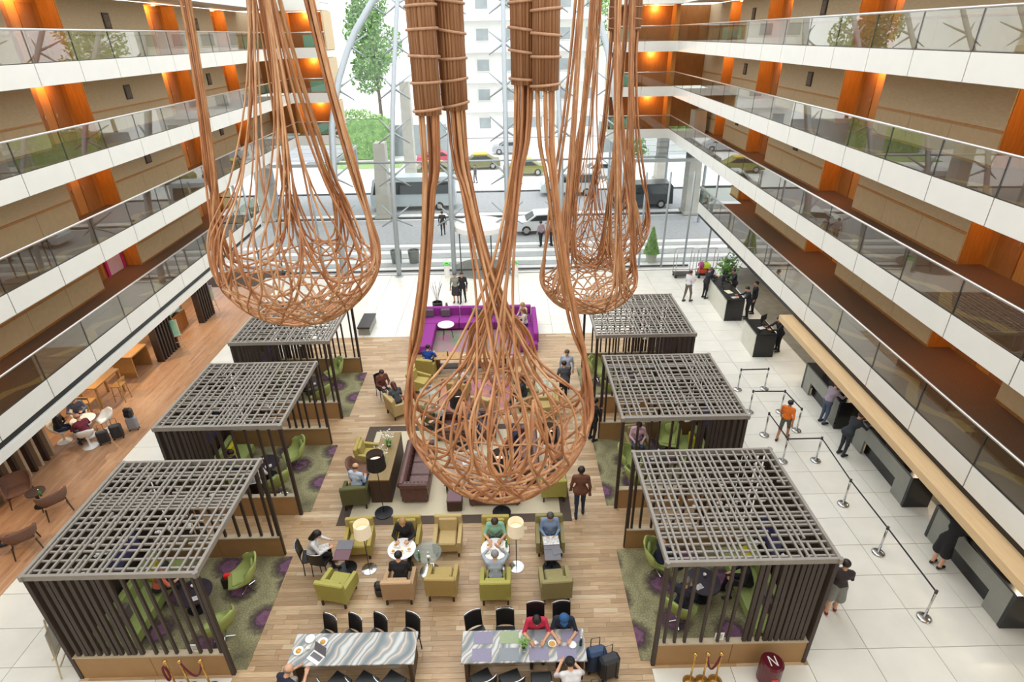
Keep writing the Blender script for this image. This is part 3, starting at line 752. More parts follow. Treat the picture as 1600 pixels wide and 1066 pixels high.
def sculpture(label, cx, cy, zw, R, a, stems, ztop, seed, r=0.02, canes=16, loops=True, nseg=4, rings=5):
    """stems: (x, y, bag angle in degrees, wrap bottom z or None); zw: height of the widest ring; a: depth of the bowl below it"""
    rn = random.Random(seed)
    t = thing('rattan_sculpture', label, 'sculpture', (cx, cy, zw - a))
    oz = zw - a
    def bowl(phi, q):      # q: 0 rim .. 1 bottom
        ang = q * PI / 2 * 0.97
        return Vector((R * math.cos(ang) * math.cos(phi), R * math.cos(ang) * math.sin(phi), zw - a * math.sin(ang) - oz))
    up = lambda x, y, z: Vector((x - cx, y - cy, z - oz))
    tg = [(k, math.radians(b)) for k, st in enumerate(stems) for b in (st[2] if isinstance(st[2], (list, tuple)) else [st[2]])]
    half = 0.72
    sm = lambda x: max(0.0, min(1.0, x)) ** 2 * (3 - 2 * max(0.0, min(1.0, x)))
    for (sx, sy, bd, zb) in stems:
        zb_ = zb if zb else ztop - 0.6
        bl = bd if isinstance(bd, (list, tuple)) else [bd]
        for be in [math.radians(b) for b in bl]:
            front = be > PI * 1.3 and len(bl) > 1
            n = canes - 1 if front else canes
            for k in range(n):
                side = 1 if k % 2 else -1
                f = -1 + 2 * (k + 0.5) / n
                fan = f * half * (1.15 if front else 1.0); drift = side * rn.uniform(0.75, 1.15)
                ja = rn.uniform(0, 2 * PI); jr = 0.09
                P = [up(sx + jr * math.cos(ja), sy + jr * math.sin(ja), ztop), up(sx + jr * math.cos(ja), sy + jr * math.sin(ja), zb_)]
                s0 = Vector((sx - cx, sy - cy, 0)); h = zb_ - zw
                for w, hh, tight in ((0.13, 0.74, 0.055), (0.36, 0.48, 0.05), (0.66, 0.25, 0.06)):
                    a_ = be + fan * (0.9 if front else 0.12) * w
                    rim = Vector((R * 0.97 * math.cos(a_), R * 0.97 * math.sin(a_), 0)); p = s0.lerp(rim, w)
                    P.append(Vector((p.x + tight * math.cos(ja), p.y + tight * math.sin(ja), zw + h * hh - oz)))
                a_ = be + fan * (0.85 if front else 0.22); p = Vector((R * 0.93 * math.cos(a_), R * 0.93 * math.sin(a_), zw + min(0.45, h * 0.1) - oz)); P.append(p)
                qe = rn.uniform(0.84, 0.98)
                for m in range(1, 7):
                    q = 0.08 + (qe - 0.08) * (m - 1) / 5
                    P.append(bowl(be + fan * ((0.9 + 0.1 * sm(q / 0.45)) if front else (0.35 + 0.65 * sm(q / 0.45))) + drift * max(0.0, q - 0.1) ** 1.1 * 1.25, q) + Vector((rn.uniform(-.012, .012), rn.uniform(-.012, .012), 0)))
                pts = catmull(P, nseg)
                MB().tube(pts, r * rn.uniform(0.8, 1.2) * (0.8 if front else 1.0), 5).build('cane', M_cane if rn.random() < 0.55 else M_cane2, t, smooth=True)
        if zb and zb < ztop - 0.5:      # wrapped upper part of the stem
            wr_ = 0.125
            b = MB(); nn = 24
            for q in range(nn):
                an = 2 * PI * q / nn; rr = wr_ * rn.uniform(0.93, 1.04)
                top = 1.25
                b.tube([(rr * math.cos(an) * 0.95, rr * math.sin(an) * 0.95, -0.05), (rr * math.cos(an), rr * math.sin(an), (ztop - zb) * 0.5), (rr * top * math.cos(an), rr * top * math.sin(an), ztop - zb)], 0.021, 5)
            w = b.build('wrapped_bundle', M_wrap, t, smooth=True, loc=(sx - cx, sy - cy, zb - oz))
            z = 0.0; k = 0
            while z < ztop - zb:
                q = wr_ * (1 + 0.25 * max(0, z / (ztop - zb) - 0.5) * 2) + 0.025
                tilt = rn.uniform(-.18, .18)
                MB().tube([(q * math.cos(g * PI / 9), q * math.sin(g * PI / 9), z + tilt * q * math.cos(g * PI / 9)) for g in range(18)], 0.015, 5, closed=True).build('binding_ring', M_ring, w, smooth=True)
                z += rn.uniform(0.19, 0.26)
    # scalloped rim hoops between neighbouring stems, and rounding hoops in the bowl
    if loops:
        angs = sorted(a_ % (2 * PI) for _, a_ in tg)
        for i, a0 in enumerate(angs):
            a1 = angs[(i + 1) % len(angs)]
            if a1 <= a0: a1 += 2 * PI
            for v in range(2):
                P = []
                for q in range(13):
                    u = q / 12; ph = a0 + (a1 - a0) * u; dip = (1 - (2 * u - 1) ** 2)
                    hgt = (0.55 + 0.25 * v) * R * (2 * u - 1) ** 4 * 1.0
                    p = bowl(ph, 0.10 + dip * (0.05 + 0.14 * v))
                    P.append(p + Vector((0, 0, hgt * 0.8)) - Vector((p.x, p.y, 0)) * (0.10 * abs(2 * u - 1) ** 4))
                MB().tube(P, r * 1.05, 5).build('rim_hoop', M_cane, t, smooth=True)
    for k in range(rings):
        q = 0.2 + 0.68 * k / max(1, rings - 1)
        P = [bowl(2 * PI * g / 24, q + 0.045 * math.sin(3 * g * 2 * PI / 24 + k * 1.7)) for g in range(24)]
        MB().tube(P, r * 0.9, 5, closed=True).build('bowl_hoop', M_cane2, t, smooth=True)
    for k in range(10):      # loose stray canes woven across the bowl
        ph = rn.uniform(0, 2 * PI); d = rn.uniform(0.9, 2.2) * rn.choice((-1, 1)); q0, q1 = rn.uniform(0.05, 0.3), rn.uniform(0.55, 0.95)
        P = [bowl(ph + d * g / 8, q0 + (q1 - q0) * g / 8) for g in range(9)]
        MB().tube(catmull(P, 2), r * 0.85, 5).build('cane', M_cane2, t, smooth=True)
    MB().tube([(0, 0, ztop - oz + 0.02), (0, 0, ztop - oz + 6.0)], 0.012, 6).build('hanging_cable', M_dark, t)
    for (sx, sy, bd, zb) in stems:
        MB().tube([(sx - cx, sy - cy, ztop - oz - 0.05), (0, 0, ztop - oz + 2.0)], 0.010, 6).build('hanging_cable', M_dark, t)
    return t

sculpture('largest rattan net sculpture hanging nearest over the middle of the lounge', -0.16, 6.4, 8.35, 1.23, 1.52,
          [(-0.78, 6.3, 182, 11.85), (-0.53, 6.5, (76, 292), 11.87), (0.20, 6.5, (104, 250), 12.1), (0.41, 6.4, 2, 12.05)], 16.0, 11, r=0.0195, canes=9, nseg=5, rings=4)
sculpture('rattan net sculpture hanging over the cafe side pavilions', -3.4, 9.0, 9.5, 1.30, 1.22,
          [(-4.12, 8.9, 180, 14.2), (-3.29, 9.2, (110, 245), 14.2), (-3.0, 8.7, (65, 295), 14.2), (-2.66, 9.0, 5, 14.2)], 17.0, 22, r=0.0185, canes=10, rings=6)
sculpture('rattan net sculpture hanging over the far reception side pavilion', 2.1, 14.2, 6.95, 1.28, 1.0,
          [(1.65, 14.0, (180, 230), 15.0), (2.0, 14.5, 110, 15.0), (2.33, 13.9, 300, 15.0), (2.67, 14.2, (10, 60), 15.0)], 17.0, 33, r=0.021, canes=10, nseg=4)
sculpture('farthest rattan net sculpture, hanging near the glass facade', 2.85, 16.6, 7.7, 1.30, 1.5,
          [(2.35, 16.5, (180, 240), 13.6), (2.85, 17.0, 100, 12.6), (3.3, 16.5, (0, 50), 12.6), (2.8, 16.2, 300, 13.4)], 17.0, 44, r=0.017, canes=10, nseg=4)
# ================================================================== lattice pavilions
M_slat = mat('dark_slat_wood', '3d3029', 0.55, var=0.25, scale=6, stretch=(4, 4, 0.5))
M_lat = mat('lattice_slat', '918b82', 0.5, var=0.12, scale=6)  # dark brown slats; sheen from the sky above is put into this grey
M_plinth = mat('pavilion_plinth', 'a47f52', 0.6, var=0.10, scale=3)
M_plcap = mat('plinth_cap', 'b8a88d', 0.5, var=0.1, scale=4)
M_screen = mat('tv_screen', '20233a', 0.25, c2='43466e', scale=1.5, emit='5a5ca8', estr=0.03)
M_orn = mat('paper_ornament', 'f0efe9', 0.6, var=0.03, scale=5)

def carpet_mat():
    m = bpy.data.materials.new('flower_carpet'); m.use_nodes = True
    n = m.node_tree.nodes; l = m.node_tree.links; b = n['Principled BSDF']; b.inputs['Roughness'].default_value = 0.95
    tc = n.new('ShaderNodeTexCoord')
    v = n.new('ShaderNodeTexVoronoi'); v.inputs['Scale'].default_value = 0.85; v.inputs['Randomness'].default_value = 0.75
    v.voronoi_dimensions = '2D'
    l.new(tc.outputs['Object'], v.inputs['Vector'])
    nz = n.new('ShaderNodeTexNoise'); nz.inputs['Scale'].default_value = 9; nz.inputs['Detail'].default_value = 3; l.new(tc.outputs['Object'], nz.inputs['Vector'])
    ad = n.new('ShaderNodeMath'); ad.operation = 'MULTIPLY_ADD'; ad.inputs[1].default_value = 0.25; l.new(nz.outputs['Fac'], ad.inputs[0]); l.new(v.outputs['Distance'], ad.inputs[2])
    rp = n.new('ShaderNodeValToRGB'); e = rp.color_ramp.elements
    stops = [(0.0, '54304a'), (0.26, '7d5570'), (0.33, '4a3444'), (0.42, '655d48'), (0.55, '99946f'), (0.75, '837d5c'), (1.0, '5f5b44')]
    while len(e) < len(stops): e.new(0.5)
    for i, (p, c) in enumerate(stops): e[i].position = p; e[i].color = lin(c)
    l.new(ad.outputs[0], rp.inputs[0])
    v2 = n.new('ShaderNodeTexVoronoi'); v2.inputs['Scale'].default_value = 13; v2.feature = 'DISTANCE_TO_EDGE'; v2.voronoi_dimensions = '2D'; l.new(tc.outputs['Object'], v2.inputs['Vector'])
    lt = n.new('ShaderNodeMath'); lt.operation = 'LESS_THAN'; lt.inputs[1].default_value = 0.07; l.new(v2.outputs['Distance'], lt.inputs[0])
    mx = n.new('ShaderNodeMix'); mx.data_type = 'RGBA'; mx.inputs['B'].default_value = lin('3d3a26'); 
    ms = n.new('ShaderNodeMath'); ms.operation = 'MULTIPLY'; ms.inputs[1].default_value = 0.45; l.new(lt.outputs[0], ms.inputs[0]); l.new(ms.outputs[0], mx.inputs['Factor']); l.new(rp.outputs[0], mx.inputs['A'])
    l.new(mx.outputs['Result'], b.inputs['Base Color'])
    bp = n.new('ShaderNodeBump'); bp.inputs['Strength'].default_value = 0.3; bp.inputs['Distance'].default_value = 0.005; l.new(nz.outputs['Fac'], bp.inputs['Height']); l.new(bp.outputs[0], b.inputs['Normal'])
    MATS['flower_carpet'] = m
    return m
M_carpet = carpet_mat()

PW, PD, PH = 3.40, 3.42, 3.27
def line_positions(r, n, span):
    w = [r.choice((0.7, 1.0, 1.0, 1.5, 0.6, 1.25)) for _ in range(n + 1)]; t = sum(w); p = []; a = 0
    for q in w[:-1]: a += q; p.append(-span / 2 + span * a / t)
    return p
def pavilion(xc, yc, s, label, seed, side, ordn):
    """s: +1 opens towards +x (the aisle); outer slatted wall on the other side"""
    r = random.Random(seed)
    t = thing('lattice_pavilion', label, 'pavilion', (xc, yc, 0))
    # roof frame and lattice slats
    for e in (-1, 1):
        put('roof_beam', boxmesh('rbx', (PW + 0.12, 0.07, 0.13), M_lat, 0.006, 'roof_beam'), t, (0, e * PD / 2, PH - 0.04))
        put('roof_beam', boxmesh('rby', (0.07, PD + 0.12, 0.13), M_lat, 0.006, 'roof_beam'), t, (e * PW / 2, 0, PH - 0.04))
    for axis in (0, 1):
        span = PW if axis else PD
        for p in line_positions(r, 19, span):
            L = (PD if axis else PW)
            cuts = [-L / 2]
            if r.random() < 0.55: cuts.append(r.uniform(-0.4, 0.4) * L)
            cuts.append(L / 2)
            for a, b in zip(cuts[:-1], cuts[1:]):
                g0 = 0.0 if a == -L / 2 else r.choice((0.0, 0.12, 0.2)); a2 = a + g0
                Ls = round(b - a2, 1)
                if Ls < 0.2: continue
                c = (a2 + b) / 2
                if axis: put('lattice_slat', boxmesh('lsy', (0.043, Ls, 0.04), M_lat, 0, 'lattice_slat'), t, (p, c, PH - 0.005))
                else: put('lattice_slat', boxmesh('lsx', (Ls, 0.043, 0.04), M_lat, 0, 'lattice_slat'), t, (c, p, PH - 0.035))
    # front and back: plinth with cap, slat posts
    for e in (-1, 1):
        for q in (-1, 1):
            put('plinth_panel', boxmesh('plp', (PW / 2 - 0.01, 0.09, 0.70), M_plinth, 0.004, 'plinth_panel'), t, (q * PW / 4, e * (PD / 2 - 0.05), 0.35))
        put('plinth_cap', boxmesh('plc', (PW, 0.15, 0.04), M_plcap, 0.004, 'plinth_cap'), t, (0, e * (PD / 2 - 0.06), 0.72))
        x = -PW / 2 + 0.03
        while x < PW / 2 - 0.1:
            u = (x + PW / 2) / PW
            wd = 0.085 if u < 0.5 else 0.055
            put('slat_post', boxmesh('spt', (wd, 0.06, PH - 0.84), M_slat, 0, 'slat_post'), t, (s * x, e * (PD / 2 - 0.05), 0.74 + (PH - 0.84) / 2))
            x += (r.choice((0.11, 0.13, 0.17)) if u < 0.42 else r.choice((0.22, 0.3, 0.36)))
        put('corner_post', boxmesh('cpt', (0.09, 0.09, PH - 0.1), M_slat, 0.006, 'corner_post'), t, (s * (PW / 2 - 0.02), e * (PD / 2 - 0.03), (PH - 0.1) / 2))
        put('corner_post', boxmesh('cpt', (0.09, 0.09, PH - 0.1), M_slat, 0.006, 'corner_post'), t, (-s * (PW / 2 - 0.02), e * (PD / 2 - 0.03), (PH - 0.1) / 2))
    # outer slatted wall
    y = -PD / 2 + 0.12
    while y < PD / 2 - 0.1:
        put('wall_slat', boxmesh('wsl', (0.06, 0.12, PH - 0.12), M_slat, 0, 'wall_slat'), t, (-s * (PW / 2 - 0.04), y, (PH - 0.12) / 2 + 0.01))
        y += r.choice((0.135, 0.14, 0.15))
    for q in range(14):
        o = MB(); a = r.uniform(0, 3)
        o.box((0, 0, 0), (0.13, 0.05, 0.03), rz=a); o.box((0.02, 0, 0.03), (0.05, 0.09, 0.03), rz=a)
        px, py = -s * r.uniform(-0.9, 1.45), r.uniform(-1.5, 1.5)
        ob = o.build('hanging_ornament', M_orn, t, loc=(px, py, PH - 0.32))
        MB().tube([(0, 0, 0), (0, 0, 0.26)], 0.003, 4).build('thread', M_orn, ob)
    # wall screen
    tv = thing('wall_screen', 'bluish wall screen inside the %s pavilion on the %s side' % (ordn, side), 'screen', (xc - s * (PW / 2 - 0.12), yc + 0.5, 1.2))
    put('bezel', boxmesh('tvb', (0.05, 1.15, 0.7), M_black, 0.005, 'bezel'), tv, (0, 0, 0.35))
    put('screen', boxmesh('tvs', (0.01, 1.08, 0.63), M_screen, 0, 'screen'), tv, (s * 0.03, 0, 0.35))
    # carpet in the bay
    c = MB().box((0, 0, 0), (3.15 + 0.35, PD - 0.24, 0.014)).build('bay_carpet', M_carpet, loc=(xc + s * 0.18, yc, 0.0155))
    tag(c, 'green carpet with purple flowers in the %s pavilion on the %s side' % (ordn, side), 'carpet')
    return t
PAV = {}
for k, (nm, yy) in enumerate((('nearest', 9.72), ('middle', 14.58), ('farthest', 19.47))):
    PAV['L%d' % (k + 1)] = pavilion(-7.98, yy, 1, '%s of three dark lattice pavilions on the cafe side' % nm, 100 + k, 'cafe', nm)
    PAV['R%d' % (k + 1)] = pavilion(4.72, yy, -1, '%s of three dark lattice pavilions on the reception side' % nm, 200 + k, 'reception', nm)

# ================================================================== furniture makers (built once, then copied)
def fabric(name, c, c2=None): return mat(name, c, 0.85, c2=c2, var=0.12, scale=30, bump=0.12)
F_lime = fabric('lime_fabric', 'aca656'); F_olive = fabric('olive_fabric', 'b0985c'); F_tan = fabric('tan_fabric', 'bda470'); F_green = fabric('green_fabric', '948a5c')
F_mustard = fabric('mustard_fabric', 'b09d55'); F_egg = fabric('egg_lime_fabric', 'a4b066'); F_beige = fabric('beige_fabric', 'c1a07a')
F_purple = fabric('purple_velvet', '93308c'); F_grey = fabric('grey_cushion', '6b6067'); F_yellow = fabric('yellow_cushion', 'd3c42c')
M_leg = mat('dark_wood_leg', '3a281d', 0.5, var=0.2, scale=8)
M_leather = mat('oxblood_leather', '63403a', 0.38, var=0.3, scale=9, bump=0.15)
M_button = mat('leather_button', '3d2521', 0.4)
M_blackl = mat('black_leather', '1c1b1c', 0.4, var=0.2, scale=12)
M_chrome = mat('chrome', 'c9c9c9', 0.15, metal=0.95)
M_whitep = mat('white_shell', 'f0eee8', 0.35, var=0.02, scale=4)
M_wicker = mat('brown_wicker', '7a5440', 0.7, var=0.35, scale=40, bump=0.3)
M_oak = mat('oak_wood', 'b98c52', 0.5, var=0.2, scale=3, stretch=(5, 1, 5))
M_desk = mat('olive_brown_desk', '8d7443', 0.5, var=0.15, scale=3, stretch=(5, 1, 5))
M_deskd = mat('dark_brown_desk', '4d372b', 0.55, var=0.2, scale=4, stretch=(4, 4, 0.6))
M_shade = mat('cream_lamp_shade', 'efe3cb', 0.7, var=0.03, scale=6, emit='ffe6bf', estr=0.1)
M_shadeb = mat('black_lamp_shade', '191516', 0.6); M_shadein = mat('shade_lining', 'e8c8ae', 0.7, emit='ffd9b5', estr=0.8)
M_plum = mat('plum_top', '6c4a52', 0.5, var=0.1, scale=6); M_slate = mat('slate_top', '6e6d72', 0.5, var=0.1, scale=6)
M_tglass = glass_mat('table_glass', (0.78, 0.86, 0.84), 1.3)
M_disc = mat('black_disc', '232428', 0.35, var=0.1, scale=4)

PROTO = {}
def proto(fn): PROTO[fn.__name__] = fn; return fn
_first = {}
def place(kind, x, y, rz, label, cat, group=None, swap=None, z=0.008, scale=None):
    """first call builds the thing, later calls copy it part by part"""
    if kind not in _first:
        o = PROTO[kind](); _first[kind] = o; o.hide_render = False
        r = o
        r.location = (x, y, z); r.rotation_euler = (0, 0, rz)
        tag(r, label, cat, group)
        if scale: r.scale = scale
        if swap:
            for ch in [r] + list(r.children_recursive):
                if ch.data is not None:
                    for i, m in enumerate(ch.data.materials):
                        if m in swap: ch.material_slots[i].link = 'OBJECT'; ch.material_slots[i].material = swap[m]
        return r
    src = _first[kind]
    def cp(o, par):
        c = o.copy(); COL.objects.link(c); c.parent = par
        if o.data is not None:
            for i, m in enumerate(o.data.materials):
                if swap and m in swap: c.material_slots[i].link = 'OBJECT'; c.material_slots[i].material = swap[m]
                else: c.material_slots[i].link = 'DATA'
        for ch in list(o.children): cp(ch, c)
        return c
    r = cp(src, None)
    for k in list(r.keys()):
        if k in ('label', 'category', 'group'): del r[k]
    r.location = (x, y, z); r.rotation_euler = (0, 0, rz); r.scale = scale or (1, 1, 1)
    return tag(r, label, cat, group)
def T(n='proto'):
    o = bpy.data.objects.new(n, None); COL.objects.link(o); return o

# every maker: front of the piece faces local -y
@proto
def armchair():
    t = T('armchair'); m = F_lime
    MB().box((0, 0.02, 0.30), (0.66, 0.66, 0.22), ch=0.02).build('seat_base', m, t)
    MB().box((0, -0.03, 0.45), (0.48, 0.58, 0.12), ch=0.035).build('seat_cushion', m, t)
    for e in (-1, 1):
        b = MB(); x = e * 0.33
        v = [(x - 0.05, -0.36, 0.2), (x + 0.05, -0.36, 0.2), (x + 0.05, 0.36, 0.2), (x - 0.05, 0.36, 0.2), (x - 0.05, -0.35, 0.56), (x + 0.05, -0.35, 0.56), (x + 0.06, 0.36, 0.66), (x - 0.04, 0.36, 0.66)]
        b.add(v, [(3, 2, 1, 0), (4, 5, 6, 7), (0, 1, 5, 4), (1, 2, 6, 5), (2, 3, 7, 6), (3, 0, 4, 7)])
        b.build('armrest', m, t)
    M = Matrix.Translation((0, 0.33, 0.56)) @ Matrix.Rotation(-0.13, 4, 'X')
    MB().box((0, 0, 0), (0.76, 0.12, 0.66), ch=0.025, M=M).build('backrest', m, t)
    M = Matrix.Translation((0, 0.24, 0.66)) @ Matrix.Rotation(-0.16, 4, 'X')
    MB().box((0, 0, 0), (0.5, 0.1, 0.40), ch=0.04, M=M).build('back_cushion', m, t)
    for ex in (-1, 1):
        for ey in (-1, 1):
            put('leg', boxmesh('aleg', (0.05, 0.05, 0.2), M_leg, 0.004, 'leg'), t, (ex * 0.3, 0.02 + ey * 0.3, 0.1))
    return t

def shell(rows, th=0.03, wrap=1.0):
    """solid scoop from rows of (y, z, half width, side lift, side forward)"""
    n = 11; P = []
    for (y, z, w, lift, fwd) in rows:
        row = []
        for q in range(n):
            u = -1 + 2 * q / (n - 1)
            row.append((w * math.sin(u * PI / 2 * 0.95) * (1.0 if wrap else 1), y - fwd * abs(u) ** 2.2, z + lift * abs(u) ** 2.6))
        P.append(row)
    return P
def solid_grid(P, th):
    nr, nc = len(P), len(P[0]); A = np.array(P, float)
    du = np.gradient(A, axis=1); dv = np.gradient(A, axis=0); N = np.cross(du, dv); N /= np.linalg.norm(N, axis=2, keepdims=True) + 1e-9
    B = A + N * th; b = MB()
    va = A.reshape(-1, 3).tolist(); vb = B.reshape(-1, 3).tolist(); o = nr * nc
    f = []
    for i in range(nr - 1):
        for j in range(nc - 1):
            q = (i * nc + j, i * nc + j + 1, (i + 1) * nc + j + 1, (i + 1) * nc + j)
            f.append(q[::-1]); f.append(tuple(k + o for k in q))
    ring = [j for j in range(nc)] + [i * nc + nc - 1 for i in range(1, nr)] + [(nr - 1) * nc + j for j in range(nc - 2, -1, -1)] + [i * nc for i in range(nr - 2, 0, -1)]
    for a, c in zip(ring, ring[1:] + ring[:1]): f.append((a, c, c + o, a + o))
    b.add(va + vb, f); return b

@proto
def egg_chair():
    t = T('egg_chair')
    P = shell([(-0.40, 0.40, 0.27, 0.02, 0.0), (-0.22, 0.38, 0.34, 0.08, 0.0), (0.02, 0.38, 0.38, 0.2, 0.05), (0.20, 0.46, 0.40, 0.22, 0.16), (0.30, 0.66, 0.39, 0.14, 0.26), (0.36, 0.88, 0.33, 0.02, 0.2), (0.39, 1.02, 0.22, -0.06, 0.1)])
    solid_grid(P, 0.045).build('shell', F_egg, t, smooth=True)
    MB().box((0, -0.08, 0.45), (0.44, 0.46, 0.09), ch=0.04).build('seat_cushion', F_egg, t)
    M = Matrix.Translation((0, 0.22, 0.72)) @ Matrix.Rotation(-0.22, 4, 'X')
    MB().lathe([(0, -0.03), (0.17, -0.03), (0.2, 0.0), (0.17, 0.035), (0, 0.04)], 14, M=M @ Matrix.Rotation(PI / 2, 4, 'X')).build('back_pillow', F_egg, t, smooth=True)
    MB().lathe([(0.03, 0.02), (0.03, 0.4)], 8).build('pedestal', M_chrome, t)
    for k in range(4):
        a = k * PI / 2 + PI / 4
        MB().tube([(0, 0, 0.09), (0.22 * math.cos(a), 0.22 * math.sin(a), 0.02)], 0.018, 6).build('star_foot', M_chrome, t)
    return t

@proto
def dining_chair():
    t = T('dining_chair')
    MB().box((0, 0, 0.46), (0.44, 0.44, 0.06), ch=0.02).build('seat', M_blackl, t)
    P = [[(-0.21 + 0.42 * q / 8, 0.22 + 0.05 * (1 - (2 * q / 8 - 1) ** 2) + 0.06 * z, 0.5 + 0.44 * z) for q in range(9)] for z in (0, 0.5, 1)]
    solid_grid(P, 0.022).build('backrest', M_blackl, t)
    MB().tube([(-0.21 + 0.42 * q / 8, 0.29 + 0.05 * (1 - (2 * q / 8 - 1) ** 2), 0.95) for q in range(9)], 0.012, 6).build('top_trim', M_chrome, t, smooth=True)
    for ex in (-1, 1):
        for ey in (-1, 1):
            MB().tube([(ex * 0.19, ey * 0.19, 0.44), (ex * 0.205, ey * 0.21, 0.0)], 0.014, 6).build('leg', M_black, t)
    return t

@proto
def tulip_chair():
    t = T('tulip_chair')
    P = shell([(-0.25, 0.46, 0.22, 0.02, 0.0), (-0.1, 0.43, 0.26, 0.12, 0.0), (0.1, 0.44, 0.28, 0.24, 0.06), (0.22, 0.56, 0.28, 0.16, 0.14), (0.27, 0.72, 0.25, 0.02, 0.12), (0.29, 0.82, 0.19, -0.03, 0.06)])
    solid_grid(P, 0.02).build('shell', M_whitep, t, smooth=True)
    MB().lathe([(0.0, 0.0), (0.25, 0.0), (0.24, 0.02), (0.06, 0.06), (0.035, 0.15), (0.035, 0.3), (0.08, 0.43), (0, 0.43)], 20).build('pedestal', M_whitep, t, smooth=True)
    return t

@proto
def tub_chair():
    t = T('tub_chair')
    P = shell([(-0.32, 0.42, 0.30, 0.04, 0.0), (-0.12, 0.40, 0.35, 0.2, 0.0), (0.12, 0.40, 0.37, 0.34, 0.05), (0.27, 0.52, 0.37, 0.30, 0.16), (0.34, 0.86, 0.35, 0.0, 0.18)])
    solid_grid(P, 0.04).build('shell', M_wicker, t, smooth=True)
    MB().box((0, -0.05, 0.45), (0.48, 0.46, 0.08), ch=0.03).build('seat_cushion', M_wicker, t)
    for ex in (-1, 1):
        for ey in (-1, 1):
            MB().tube([(ex * 0.24, ey * 0.22, 0.4), (ex * 0.29, ey * 0.28, 0.0)], [0.022, 0.014], 6).build('leg', M_leg, t)
    return t

@proto
def round_glass_table():
    t = T('round_table')
    MB().lathe([(0, 0.70), (0.36, 0.70), (0.37, 0.71), (0.36, 0.72), (0, 0.72)], 28).build('table_top', M_tglass, t)
    MB().lathe([(0.03, 0.02), (0.03, 0.7)], 10).build('stem', M_chrome, t)
    MB().lathe([(0, 0), (0.26, 0), (0.26, 0.015), (0.04, 0.03), (0, 0.03)], 24).build('base_disc', M_chrome, t)
    return t
@proto
def disc_side_table():
    t = T('side_table')
    MB().box((0, 0.17, 0.685), (0.42, 0.33, 0.03), ch=0.004).build('table_top', M_slate, t)
    MB().box((0, -0.17, 0.685), (0.42, 0.33, 0.03), ch=0.004).build('table_top', M_plum, t)
    MB().lathe([(0.03, 0.02), (0.03, 0.67)], 10).build('stem', M_black, t)
    MB().lathe([(0, 0), (0.25, 0), (0.25, 0.02), (0.04, 0.035), (0, 0.035)], 24).build('base_disc', M_disc, t)
    return t
@proto
def floor_lamp():
    t = T('floor_lamp')
    MB().lathe([(0, 0), (0.2, 0), (0.2, 0.02), (0.03, 0.035), (0, 0.035)], 24).build('base', M_chrome, t)
    MB().lathe([(0.012, 0.03), (0.012, 1.42)], 8).build('pole', M_dark, t)
    s = MB().lathe([(0.22, 1.25), (0.20, 1.63), (0.193, 1.63), (0.213, 1.25), (0.22, 1.25)], 28).build('lamp_shade', M_shade, t, smooth=False)
    MB().lathe([(0.0, 1.4), (0.18, 1.4), (0.18, 1.41), (0, 1.415)], 16).build('diffuser', M_shade, s)
    return t
@proto
def black_floor_lamp():
    t = T('floor_lamp')
    MB().lathe([(0, 0), (0.27, 0), (0.27, 0.02), (0.03, 0.035), (0, 0.035)], 24).build('base', M_disc, t)
    MB().lathe([(0.012, 0.03), (0.012, 1.55)], 8).build('pole', M_black, t)
    s = MB().lathe([(0.27, 1.35), (0.24, 1.72), (0.232, 1.72), (0.262, 1.35), (0.27, 1.35)], 28).build('lamp_shade', M_shadeb, t)
    MB().lathe([(0.0, 1.5), (0.22, 1.5), (0.22, 1.51), (0, 1.52)], 16).build('diffuser', M_shadein, s)
    return t
@proto
def chesterfield():
    """length along x, front -y; 2.0 m"""
    t = T('chesterfield_sofa'); L = 2.1
    MB().box((0, 0, 0.22), (L, 0.8, 0.28), ch=0.02).build('base', M_leather, t)
    for k in range(3):
        put('seat_cushion', boxmesh('ches', (L / 3 - 0.12, 0.62, 0.14), M_leather, 0.04, 'seat_cushion'), t, ((k - 1) * (L / 3 - 0.1), -0.08, 0.43))
    bk = MB().box((0, 0.34, 0.5), (L, 0.16, 0.5), ch=0.03); bk.tube([(-L / 2, 0.38, 0.72), (L / 2, 0.38, 0.72)], 0.11, 12)
    bo = bk.build('backrest', M_leather, t)
    for q in range(13):
        for z in (0.55, 0.66): MB().ball((0, 0, 0), 0.018, 6).build('button', M_button, bo, loc=(-L / 2 + 0.1 + q * (L - 0.2) / 12, 0.255, z))
    for e in (-1, 1):
        a = MB().box((e * (L / 2 - 0.07), 0, 0.45), (0.16, 0.8, 0.5), ch=0.03); a.tube([(e * (L / 2 - 0.05), -0.4, 0.70), (e * (L / 2 - 0.05), 0.42, 0.70)], 0.11, 12)
        ao = a.build('armrest', M_leather, t)
        for q in range(7): MB().ball((0, 0, 0), 0.02, 6).build('button', M_button, ao, loc=(e * (L / 2 - 0.05), -0.36 + q * 0.11, 0.812))
        for ey in (-1, 1): MB().lathe([(0.03, 0), (0.04, 0.08)], 8).build('foot', M_leg, t, loc=(e * (L / 2 - 0.1), ey * 0.32, 0))
    return t
@proto
def queue_post():
    t = T('queue_post')
    MB().lathe([(0, 0), (0.16, 0), (0.165, 0.015), (0.12, 0.035), (0.03, 0.05), (0, 0.05)], 22).build('base', M_chrome, t, smooth=True)
    MB().lathe([(0.028, 0.04), (0.028, 0.86)], 10).build('pole', M_chrome, t, smooth=True)
    MB().lathe([(0, 0.86), (0.035, 0.86), (0.035, 0.95), (0.02, 0.96), (0, 0.96)], 12).build('belt_head', M_dark, t)
    return t
M_suit = mat('black_suitcase', '2b2e33', 0.45, var=0.15, scale=8)
M_brass = mat('brass', 'cfa55a', 0.2, metal=0.9)
